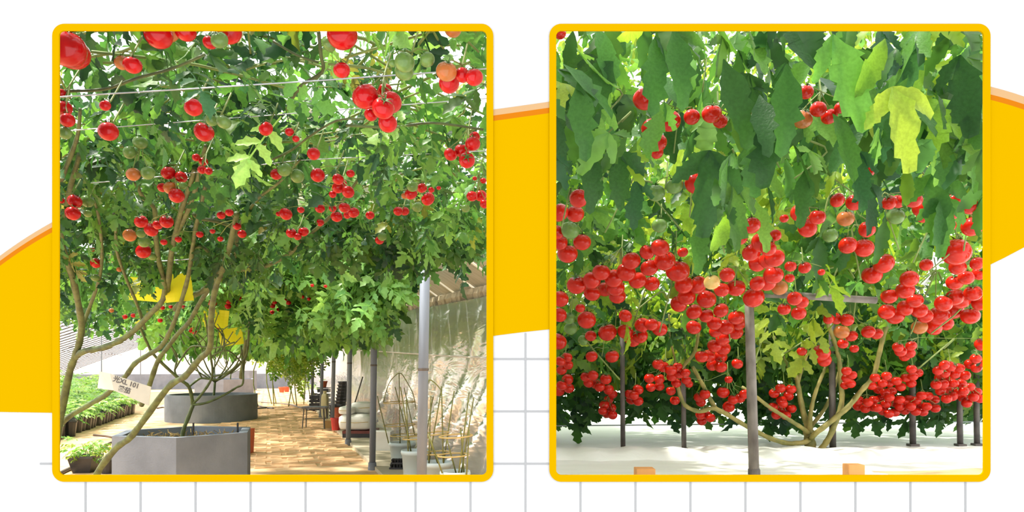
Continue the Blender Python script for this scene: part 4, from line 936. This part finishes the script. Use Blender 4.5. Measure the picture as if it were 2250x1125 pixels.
for (px, py, Y, hgt, lab) in ((468, 866, c2.y, 1.4, 'leggy tomato plant rooted in the round tub'), (505, 836, 33.5, 1.5, 'leggy tomato plant rooted in the far hexagonal tub')):
    b = P(px, 0, Y); b.z = .50; pe = emp('tomato_plant', b, lab, 'tomato plant', 'tomato plants of the left view'); tops = []
    m1 = b + Vector((.05, 0, .45)); mk('stem', G().tube(catmull([b, b + Vector((.03, 0, .2)), m1], 3), .03, 7), M['stem'], pe, smooth=True)
    for k in range(7):
        a = k * .9; t = m1 + Vector((math.cos(a) * .9, math.sin(a) * .7, 1.15 + .2 * (k % 2))); mk('stem', G().tube(catmull([m1, m1.lerp(t, .5) + Vector((math.cos(a) * .2, 0, -.12)), t], 4), [.02, .019, .018, .017, .016, .014, .013, .012, .011], 6), M['stem'], pe, smooth=True)
# hose lines and the tile beside the tubs
M['hose'] = mat('dark_rubber_hose', lin((92, 74, 66)), .5, var=.1); M['terracotta'] = mat('terracotta', lin((196, 98, 66)), .8, var=.15, scale=8)
def hose(pts, r, lab):
    q = [Gd(x, y, .02) for x, y in pts]; o = mk('hose', G().tube(catmull(q, 6), r, 7), M['hose'], smooth=True, origin=q[0]); tag(o, lab, 'hose', 'hoses lying on the ground')
hose([(118, 1047), (140, 1036), (158, 1027), (166, 1015), (190, 1000)], .028, 'thick dark hose on the ground left of the black planter')
hose([(218, 988), (238, 975), (250, 972), (262, 978), (262, 990), (243, 1002), (236, 1012)], .022, 'coiled dark hose end beside the hexagonal tub')
hose([(206, 956), (232, 958), (252, 962)], .02, 'short hose between the seedling bed and the hexagonal tub')
hose([(563, 884), (600, 886), (640, 890), (660, 896), (690, 902)], .03, 'long thin hose lying across the path beyond the round tub')
hose([(565, 898), (590, 896), (600, 898), (575, 894), (563, 889)], .03, 'looped hose right of the round tub')
hose([(345, 897), (360, 895), (374, 900)], .022, 'hose entering the left side of the round tub')
pt = Gd(549, 1000, 0); pt = P(547, 0, 11.3); pt.z = 0
tl = G().box(pt + Vector((0, 0, .20)), (.085, .22, .40), Matrix.Rotation(.05, 3, 'Y'))
tag(mk('clay_tile', tl, M['terracotta'], origin=pt), 'orange clay tile leaning on the right side of the hexagonal tub', 'tile')

# ------------------------------------------------------------------ seedlings in black pots
M['black'] = mat('black_plastic', (.022, .022, .026), .35, var=.2)
q = G().lathe([(.001, 0), (.11, 0), (.14, .27), (.15, .27), (.15, .30), (.13, .30), (.125, .26), (.001, .25)], (0, 0, 0), 12)
POT = bpy.data.meshes.new('pot'); POT.from_pydata(q.v, [], q.f); POT.materials.append(M['black'])
def bush(seed, n, spread, h, pal, sc):
    V, Fq, Cc, k = [], [], [], 0
    for i in range(n):
        v, f = TPL[iHI[rng.integers(7)]] if n < 14 else TPL[iLO[rng.integers(5)]]
        a = rng.uniform(0, 6.28); r_ = spread * math.sqrt(rng.uniform()); B = basis(dirv(a, rng.uniform(-.3, .7)), np.array((0, 0, 1.0)) + rng.normal(0, .2, 3)); loc = np.array((r_ * .4 * math.cos(a), r_ * .4 * math.sin(a), h * rng.uniform(.25, .9)))
        V.append((v * sc * rng.uniform(.8, 1.2)) @ B.T + loc); Fq += [tuple(b + k for b in x) for x in f]; k += len(v); Cc.append(np.tile(np.append(pick(pal[rng.integers(len(pal))]), 1), (len(v), 1)))
    me = bpy.data.meshes.new('foliage'); V = np.vstack(V); me.from_pydata(V.tolist(), [], Fq); me.materials.append(M['leaf']); set_col(me, np.vstack(Cc)); return me
PALE = np.array([(.40, .58, .30), (.46, .62, .36), (.28, .52, .18), (.34, .58, .16)])
BUSH = [bush(i, 16, .30, .42, [PALE, PALE, BRIGHT], .30) for i in range(5)]
k = 0
uf = None
front = []
for row in range(9):
    lat = 3.72 + row * .62 - (0.0)
    v = 10.4 + (row % 2) * .3
    nper = (36, 34, 30, 26, 24, 22, 20, 18, 16)[row]; st = (.36, .42, .55, .7, .8, .9, 1.0, 1.1, 1.2)[row]
    if row > 1: v += row * .6
    kr = 0
    for i in range(nper):
        vv = v + i * st
        p = UL * (-(lat + rng.normal(0, .04))) + VL * (vv + rng.normal(0, .04)); px = CX + p.x * F / p.y
        if px < 118 or px > 400 or p.y > 33 or lat > 8.9: continue
        z = .0; s = 1.0 if row < 2 else 1.0 + .09 * row
        e = emp('seedling', p, None, 'seedling', 'potted seedlings in the bed along the film wall')
        e['label'] = f'potted seedling, {ORD[kr]} from the near end, {ORD[row]} row of left bed'; kr += 1
        link('pot', POT, p, e, None, s); link('foliage', BUSH[rng.integers(5)], p + Vector((0, 0, .24 * s)), e, (0, 0, rng.uniform(0, 6.28)), s * rng.uniform(.85, 1.15)); k += 1
# square black planter at the lower left
b = Gd(187, 1037); e = emp('planter_pot', b, 'square black planter with bright leafy seedlings at the lower left corner', 'planter')
g = G(); w0, w1, h = .105, .15, .19
vs = []
for w, z in ((w0, 0), (w1, h), (w1 + .012, h), (w1 + .012, h + .03), (w1 - .012, h + .03), (w1 - .03, h - .05)):
    vs += [b + Matrix.Rotation(.1, 3, 'Z') @ Vector((x * w, y * w, z)) for x, y in ((-1, -1), (1, -1), (1, 1), (-1, 1))]
fs = [(3, 2, 1, 0)] + [(r_ * 4 + i, r_ * 4 + (i + 1) % 4, r_ * 4 + 4 + (i + 1) % 4, r_ * 4 + 4 + i) for r_ in range(5) for i in range(4)] + [(20, 21, 22, 23)]
mk('pot', G().add(vs, fs), M['black'], e)
BL = LeafSet()
for i in range(46):
    a = rng.uniform(0, 6.28); r_ = .15 * math.sqrt(rng.uniform()); BL.add(iHI[rng.integers(7)], np.array(b) + np.array((r_ * math.cos(a), r_ * math.sin(a), h + rng.uniform(0, .22))), dirv(a, rng.uniform(-.4, .6)), np.array((0, -.2, 1.0)) + rng.normal(0, .3, 3), rng.uniform(.12, .21), pick(LIME if i % 3 else FRESH))
build_leaves(e, BL, M['leaf'], 24, (0, 400, 800, 1100))
for i in range(6): mk('stem', G().tube([b + Vector((rng.uniform(-.08, .08), rng.uniform(-.08, .08), h - .03)), b + Vector((rng.uniform(-.14, .14), rng.uniform(-.12, .12), h + .17))], .004, 5), M['vine'], e)
b2 = Gd(237, 1040); e = emp('planter_pot', b2, 'smaller dark pot with a few leaves behind the foreground stem', 'planter')
g = G().lathe([(.001, 0), (.07, 0), (.10, .16), (.11, .16), (.11, .18), (.09, .18), (.085, .14), (.001, .14)], b2, 14); mk('pot', g, M['black'], e)
BL = LeafSet()
for i in range(20):
    a = rng.uniform(0, 6.28); BL.add(iHI[rng.integers(7)], np.array(b2) + np.array((.05 * math.cos(a), .05 * math.sin(a), .17 + rng.uniform(0, .14))), dirv(a, rng.uniform(-.3, .7)), np.array((0, -.2, 1.0)), rng.uniform(.09, .14), pick(LIME))
build_leaves(e, BL, M['leaf'], 12, (0, 400, 800, 1100))

# ------------------------------------------------------------------ buckets with bamboo cages at the lower right
M['bucket'] = mat('pale_blue_plastic', lin((196, 212, 216)), .4, var=.04, scale=5); M['bamboo'] = mat('bamboo_cane', lin((128, 130, 66)), .5, var=.2, scale=18, col2=lin((92, 92, 44)))
M['hoop'] = mat('split_bamboo_hoop', lin((196, 172, 110)), .6, var=.15, scale=10); M['bsoil'] = M['soil']
def bucket(bpx, bpy_, w, zrim, label, canes, hoops, arch=None):
    b = Gd(bpx, bpy_, .05); r1 = w * b.y / F / 2; h = zrim; e = emp('bucket', b, label, 'bucket', 'pale buckets with bamboo cages')
    g = G().lathe([(.001, 0), (r1 * .74, 0), (r1 * .80, .03), (r1 * .95, h - .05), (r1, h - .05), (r1 * 1.04, h - .02), (r1 * 1.0, h), (r1 * .93, h), (r1 * .90, h - .06), (r1 * .86, h - .09)], b, 30)
    mk('body', g, M['bucket'], e, smooth=True)
    mk('soil', G().lathe([(.001, h - .06), (r1 * .9, h - .065)], b, 20), M['soil'], e)
    for i, (x0, y0, x1, y1) in enumerate(canes):
        dy = r1 * .75 * (1 if i % 2 else -1)
        p0, p1 = P(x0, y0, b.y + dy), P(x1, y1, b.y + dy * .5); mk('cane', G().tube([p0, p0.lerp(p1, .33), p0.lerp(p1, .66), p1], [.0075, .007, .0065, .006], 7), M['bamboo'], e, smooth=True)
    for (x0, x1, y, dd) in hoops:
        cx = (x0 + x1) / 2; c = P(cx, y, b.y); rr = (x1 - x0) / 2 * b.y / F
        mk('hoop', G().tube([c + Vector((rr * math.cos(a), rr * .8 * math.sin(a), dd * math.sin(a * 1.0 + 1))) for a in [2 * math.pi * i / 24 for i in range(25)]], .007, 6), M['hoop'], e, smooth=True)
    if arch: mk('arch', G().tube(catmull([P(x, y, b.y + .05) for x, y in arch], 5), .006, 6), M['bamboo'], e, smooth=True)
    return e, b, r1
bucket(884, 1020, 58, .30, 'pale blue bucket with an arched bamboo cage farthest from the frame', [(854, 974, 829, 870), (879, 976, 877, 820), (901, 980, 868, 850), (912, 960, 888, 852)], [(843, 912, 884, .01), (843, 912, 934, .01), (858, 918, 956, .01)], [(843, 884), (850, 855), (861, 833), (879, 820), (892, 836), (908, 867), (914, 900)])
bucket(912, 1068, 60, .40, 'pale bucket half behind the nearest steel post', [(897, 995, 893, 878), (903, 993, 880, 850), (934, 998, 926, 850), (928, 1000, 952, 872)], [(885, 945, 962, .01)])
bucket(958, 1092, 70, .36, 'wide pale bucket just right of the nearest steel post', [(934, 1016, 927, 865), (963, 1022, 937, 944), (942, 1012, 947, 870), (942, 1018, 970, 855), (974, 1016, 970, 849), (974, 1020, 998, 859)], [(930, 986, 952, .012), (925, 990, 995, .008)], [(930, 900), (936, 862), (943, 836), (956, 842), (970, 858)])
bucket(1000, 1120, 66, .36, 'pale bucket at the bottom edge nearest the foil wall', [(972, 1040, 941, 953), (1003, 1043, 981, 962), (1008, 1040, 1031, 862), (1013, 1042, 1041, 873), (1025, 1045, 1031, 944), (1020, 1042, 1012, 940)], [(965, 1038, 958, .01), (962, 1030, 1000, .008)])
# ------------------------------------------------------------------ things along the foil wall
M['white_sack'] = mat('white_woven_sack', (.78, .77, .72), .8, var=.06, scale=6, bump=.5, bscale=30); M['styro'] = mat('white_foam', (.82, .81, .78), .8, var=.03)
M['maroon'] = mat('maroon_plastic', lin((110, 52, 46)), .6, var=.2); M['redp'] = mat('red_plastic', lin((188, 52, 44)), .45, var=.08); M['brown'] = mat('brown_cardboard', lin((150, 120, 72)), .85, var=.1)
M['cream'] = mat('cream_bag', lin((205, 192, 150)), .8, var=.06)
def blob(c, size, seed, n=10, k=8, sq=.5):
    r_ = random.Random(seed); g = G(); vs = []
    for i in range(k + 1):
        th = math.pi * i / k
        for j in range(n * 2):
            a = math.pi * j / n; x, y, z = math.sin(th) * math.cos(a), math.sin(th) * math.sin(a), -math.cos(th)
            f = lambda v: math.copysign(abs(v) ** sq, v)
            w = 1 + .06 * math.sin(3 * a + seed) + r_.uniform(-.025, .025)
            vs.append(Vector((c[0] + f(x) * size[0] / 2 * w, c[1] + f(y) * size[1] / 2 * w, c[2] + size[2] / 2 + f(z) * size[2] / 2)))
    m_ = 2 * n; return g.add(vs, [(i * m_ + j, i * m_ + (j + 1) % m_, (i + 1) * m_ + (j + 1) % m_, (i + 1) * m_ + j) for i in range(k) for j in range(m_)])
ZS = .05
def sc_(d, Y): return d * Y / F
# tray stack
b = Gd(873, 1031, ZS)
for i, lab in enumerate(('black seedling tray at the bottom of the two before the buckets', 'black seedling tray on top of the two before the buckets')):
    c = b + Vector((.01 * i, .05, .065 * i)); e = emp('seedling_tray', c, lab, 'tray', 'black trays before the buckets'); w = sc_(35 - 3 * i, b.y)
    g = G().box(c + Vector((0, 0, .012)), (w, .14, .02)); 
    mk('base', g, M['black'], e)
    for k in range(5):
        mk('cell', G().lathe([(.010, .02), (.018, .05), (.020, .062), (.014, .062), (.010, .03)], c + Vector(((k - 2) * w / 5.2, -.045, 0)), 8), M['black'], e)
        mk('cell', G().lathe([(.010, .02), (.018, .05), (.020, .062), (.014, .062), (.010, .03)], c + Vector(((k - 2) * w / 5.2, .03, 0)), 8), M['black'], e)
# foam box right of the second post
b = Gd(838, 990, ZS); e = emp('foam_box', b, 'white foam box right of the second steel post', 'box'); w = sc_(38, b.y); hh = sc_(34, b.y)
mk('body', G().box(b + Vector((0, .15, hh / 2)), (w, .3, hh)), M['styro'], e); mk('lid', G().box(b + Vector((0, .15, hh + .025)), (w * 1.04, .32, .05)), M['styro'], e)
b = Gd(845, 978, ZS); b.z = .05; pr = P(846, 945, 12.9)
# sacks on a dark pallet
b = Gd(785, 962, ZS); e = emp('pallet', b, 'low dark pallet edged in maroon under the white sacks', 'pallet'); w = sc_(66, b.y)
mk('deck', G().box(b + Vector((0, .35, .10)), (w, .7, .05)), M['maroon'], e)
for k in range(3): mk('bearer', G().box(b + Vector((0, .06 + .29 * k, .0375)), (w, .1, .075)), M['black'], e)
zt0 = b.z + .125
def sack(px, Y, zb, w, d, h, lab, m, seed):
    c = P(px, 0, Y); c.z = zb; e = emp('sack', c, lab, 'sack', 'sacks on the dark pallet'); mk('body', blob(c, (w, d, h), seed), m, e, smooth=True)
    mk('seam', G().tube([c + Vector((-w * .4, -d * .47, h * .55)), c + Vector((0, -d * .50, h * .5)), c + Vector((w * .4, -d * .47, h * .55))], .006, 5), M['hoop'], e)
Yb = b.y + .3
sack(786, Yb, zt0, sc_(74, Yb), .62, .30, 'bulky white sack lying on the pallet', M['white_sack'], 3)
sack(764, Yb - .05, zt0 + .29, sc_(34, Yb), .4, .15, 'small square white sack on top of the bulky one at its left', M['white_sack'], 5)
sack(797, Yb + .2, zt0 + .29, sc_(50, Yb), .45, .22, 'cream grey sack slumped on the bulky one at its right', M['white_sack'], 8)
# stick, black pot tower, smaller things
p0, p1 = P(771, 872, 17.5), P(797, 828, 17.8); p0.z = .05
tag(mk('stick', G().tube([P(768, 925, 17.4), p1], .018, 6), M['dark_steel'], origin=p0), 'dark stick leaning behind the white sacks', 'stick')
b = P(750, 0, 17.9); b.z = .05; e = emp('pot_stack', b, 'tall leaning stack of black nursery pots behind the sacks', 'pots')
for k in range(11):
    c = b + Vector((.012 * k - .06, 0, .078 * k)); mk('pot', G().lathe([(.001, 0), (.11, 0), (.135, .12), (.15, .12), (.15, .145), (.12, .145), (.11, .03)], c, 12), M['black'], e)
b = P(737, 0, 17.3); b.z = .05; e = emp('pot_stack', b, 'short black pots before the tall stack', 'pots')
for k in range(4): mk('pot', G().lathe([(.001, 0), (.11, 0), (.135, .12), (.15, .12), (.15, .145), (.12, .145), (.11, .03)], b + Vector((0, 0, .08 * k)), 12), M['black'], e)
b = Gd(738, 945, ZS); e = emp('plastic_pot', b, 'small red plastic pot left of the white sacks', 'pot'); mk('body', G().lathe([(.001, 0), (.08, 0), (.10, .22), (.11, .22), (.11, .25), (.09, .25), (.08, .05)], b, 16), M['redp'], e); mk('soil', G().lathe([(.001, .21), (.095, .21)], b, 14), M['soil'], e)
b = Gd(722, 941, ZS); e = emp('cardboard_box', b, 'small brown box left of the red pot', 'box'); mk('body', G().box(b + Vector((0, .1, .08)), (.15, .18, .16)), M['brown'], e); mk('flap', G().box(b + Vector((.02, .02, .17)), (.15, .09, .008), Matrix.Rotation(.5, 3, 'X')), M['brown'], e)
b = P(744, 0, 16.6); b.z = .05; e = emp('clay_pot', b, 'tilted clay pot beside the white sacks', 'pot'); mk('body', G().lathe([(.001, 0), (.08, 0), (.12, .30), (.135, .30), (.135, .36), (.11, .36), (.09, .05)], b, 16), M['terracotta'], e); mk('soil', G().lathe([(.001, .3), (.115, .3)], b, 14), M['soil'], e)
b = P(714, 0, 18.2); b.z = .05; e = emp('sack', b, 'tall cream sack behind the fourth post', 'sack'); mk('body', blob(b, (.17, .2, .62), 11), M['cream'], e, smooth=True); mk('neck', G().lathe([(.03, .6), (.045, .64), (.05, .68)], b, 10), M['cream'], e)
for px, Y, lab in ((695, 21.5, 'black crate beside the fifth post'), (712, 22.5, 'black crate under the clay pot')):
    b = P(px, 0, Y); b.z = .05; e = emp('crate', b, lab, 'crate', 'black crates'); h = .42 if px < 700 else .62
    for s in (-1, 1):
        for k in range(4): mk('slat', G().box(b + Vector((0, s * .14, h * (.14 + .24 * k))), (.34, .02, h * .17)), M['black'], e); mk('slat', G().box(b + Vector((s * .16, 0, h * (.14 + .24 * k))), (.02, .28, h * .17)), M['black'], e)
    mk('base', G().box(b + Vector((0, 0, .01)), (.34, .30, .02)), M['black'], e); mk('rim', G().box(b + Vector((0, 0, h)), (.35, .31, .025)), M['black'], e)
b = P(711, 0, 22.5); b.z = .685; e = emp('clay_pot', b, 'round clay pot on the black crate by the foil wall', 'pot'); mk('body', G().lathe([(.001, 0), (.08, 0), (.11, .15), (.12, .15), (.12, .19), (.10, .19), (.08, .03)], b, 16), M['terracotta'], e); mk('rim', G().lathe([(.115, .15), (.125, .17), (.115, .19)], b, 16), M['terracotta'], e)
b = P(690, 0, 27); b.z = .05; e = emp('seedling', b, 'bright green potted plant between the fifth and sixth posts', 'seedling'); link('pot', POT, b, e, None, .9); link('foliage', BUSH[1], b + Vector((0, 0, .25)), e, None, 1.2)
# stool
b = Gd(688, 944); e = emp('stool', b, 'low weathered stool with thin legs standing on the path', 'stool'); Ys = b.y; w = sc_(52, Ys); hz = EYE + (HZ - 897) * Ys / F
mk('seat', G().box(b + Vector((0, .16, hz)), (w, .30, .035)), M['pole'], e)
for k in range(3): mk('slat', G().box(b + Vector((0, .06 + .1 * k, hz + .024)), (w * .98, .07, .012)), M['steel'], e)
for sx in (-1, 1):
    for sy in (0, 1):
        p1 = b + Vector((sx * w * .42, .05 + .22 * sy, hz - .018)); p0 = b + Vector((sx * w * .47, .02 + .28 * sy, 0)); mk('leg', G().tube([p0, p1], .013 if sx < 0 else .02, 6), M['dark_steel'], e)
mk('stretcher', G().tube([b + Vector((-w * .44, .16, .22)), b + Vector((w * .44, .16, .22))], .009, 5), M['dark_steel'], e)
# far boxes and red pots
b = Gd(650, 868); e = emp('foam_box', b, 'white foam box far along the path by the posts', 'box'); w = sc_(30, b.y); mk('body', G().box(b + Vector((0, .3, .26)), (w, .5, .52)), M['styro'], e); mk('lid', G().box(b + Vector((0, .3, .55)), (w * 1.04, .52, .06)), M['styro'], e)
for px, py, lab in ((619, 863, 'far red clay pot left of the white box, left one'), (630, 862, 'far red clay pot left of the white box, right one')):
    b = Gd(px, py); e = emp('clay_pot', b, lab, 'pot', 'far red clay pots'); mk('body', G().lathe([(.001, 0), (.10, 0), (.14, .22), (.16, .22), (.16, .28), (.13, .28), (.1, .04)], b, 14), M['terracotta'], e); mk('rim', G().lathe([(.155, .22), (.165, .25), (.155, .28)], b, 14), M['terracotta'], e)
b = Gd(626, 851); e = emp('foam_box', b, 'farthest white box with a yellow top among plants', 'box'); mk('body', G().box(b + Vector((0, .3, .28)), (.55, .5, .56)), M['styro'], e); mk('lid', G().box(b + Vector((0, .3, .60)), (.58, .52, .08)), M['card'], e)
for i in range(11):
    p = Gd(566 + i * 6.6 + rng.uniform(-1, 1), 851 + rng.uniform(-1, 1.5)); e = emp('seedling', p, f'{ORD[i]} from left of the far potted seedlings before the end wall', 'seedling', 'far potted seedlings before the end wall'); link('pot', POT, p, e, None, 1.0); link('foliage', BUSH[i % 5], p + Vector((0, 0, .25)), e, (0, 0, i), 1.3)

# ------------------------------------------------------------------ right view: pole, pipe, posts, low bed edge, bricks
b = P(1657, 0, 3.9); b.z = .80
e = emp('support_pole', b, 'mottled grey pole rising in front of the tomato tree', 'pole')
t = P(1646, 662, 3.9); q = [b + Vector((0, 0, 0)), b.lerp(t, .25), b.lerp(t, .5), b.lerp(t, .75), t]
mk('shaft', G().tube(q, [.028, .0275, .027, .0255, .024], 14), M['pole'], e, smooth=True)
mk('cap', G().lathe([(.001, .012), (.024, .012), (.026, -.01)], t, 12), M['dark_steel'], e); mk('collar', G().lathe([(.026, .0), (.032, .01), (.032, .035), (.026, .045)], b, 14), M['dark_steel'], e)
pipe = [P(1650, 645, 3.97), P(1760, 650, 3.97), P(1925, 660, 3.97)]
tag(mk('cross_pipe', G().tube(pipe, .019, 12), M['pole'], smooth=True, origin=pipe[0]), 'grey horizontal pipe passing behind fruit right of the pole', 'pipe')
pn = ['leftmost', 'second from left', 'third', 'fourth', 'fifth', 'rightmost']
for i, (px, py, ptop, w) in enumerate(((1369, 990, 780, 11), (1503, 989, 830, 11), (1830, 989, 820, 14), (2006, 980, 840, 13), (2110, 980, 880, 12), (2147, 979, 880, 12))):
    b = Gd(px, py, .80); t = P(px - 2, ptop, b.y); e = emp('crown_post', b, f'dark post under the crown of the tree, {pn[i]} of the row', 'post', 'dark posts under the crown')
    r_ = w / 2 * b.y / F; mk('shaft', G().tube([b, b.lerp(t, .5), t + Vector((0, 0, .5))], r_, 10), M['dark_steel'], e, smooth=True); mk('foot', G().box(b + Vector((0, 0, .008)), (r_ * 3, r_ * 3, .016)), M['dark_steel'], e)
bd = G(); p0, p1 = Gd(1180, 1009, .80), Gd(2260, 1009, .80)
vs = []
for i in range(41):
    x = p0.x + (p1.x - p0.x) * i / 40; y = p0.y + .03 * math.sin(i * .9) + .02 * math.sin(i * 2.3)
    hgt = .05 + .012 * math.sin(i * 1.7)
    vs += [(x, y - .06, .80), (x, y, .80 + hgt * .8), (x, y + .12, .80 + hgt), (x, y + .35, .80 + hgt * .7), (x, y + .55, .80)]
fs = [(i * 5 + j, (i + 1) * 5 + j, (i + 1) * 5 + j + 1, i * 5 + j + 1) for i in range(40) for j in range(4)]
tag(mk('mulch_film', G().add(vs, fs), M['white_floor'], smooth=True, origin=p0), 'long low ridge of white mulch film lying before the tree', 'film')
M['orange_brick'] = mat('orange_brick', lin((226, 160, 96)), .85, var=.1, scale=8); M['tan'] = mat('tan_soil', lin((214, 188, 140)), .95, var=.08, scale=6, bump=.5)
for px, py, w, lab in ((1420, 1060, 42, 'orange brick at the bottom edge left of the pole'), (1884, 1058, 36, 'orange brick at the bottom edge below the tree foot')):
    b = Gd(px, py, .80); ww = sc_(w, b.y); hb = EYE + (HZ - (1031 if px < 1500 else 1022)) * b.y / F - .80
    q = G().box(b + Vector((0, ww * .5, hb / 2)), (ww, ww * .9, hb)); o = mk('loose_brick', q, M['orange_brick'], origin=b); tag(o, lab, 'brick', 'loose bricks on the white ground')
    bm = o.modifiers.new('bevel', 'BEVEL'); bm.width = .004; bm.segments = 2
b = Gd(2120, 1046, .80); vs = []
for i in range(17):
    for j in range(7):
        u, v = i / 16, j / 6; x = b.x - .42 + u * 1.2; y = b.y - .12 + v * .28; vs.append((x, y, .80 + .035 * math.sin(math.pi * v) * min(1, u * 2.5) + .003 * math.sin(9 * u + 7 * v)))
tag(mk('soil_patch', G().add(vs, [(i * 7 + j, (i + 1) * 7 + j, (i + 1) * 7 + j + 1, i * 7 + j + 1) for i in range(16) for j in range(6)]), M['tan'], smooth=True, origin=b), 'tan mound of bare soil at the lower right corner of the right view', 'soil', kind='stuff')
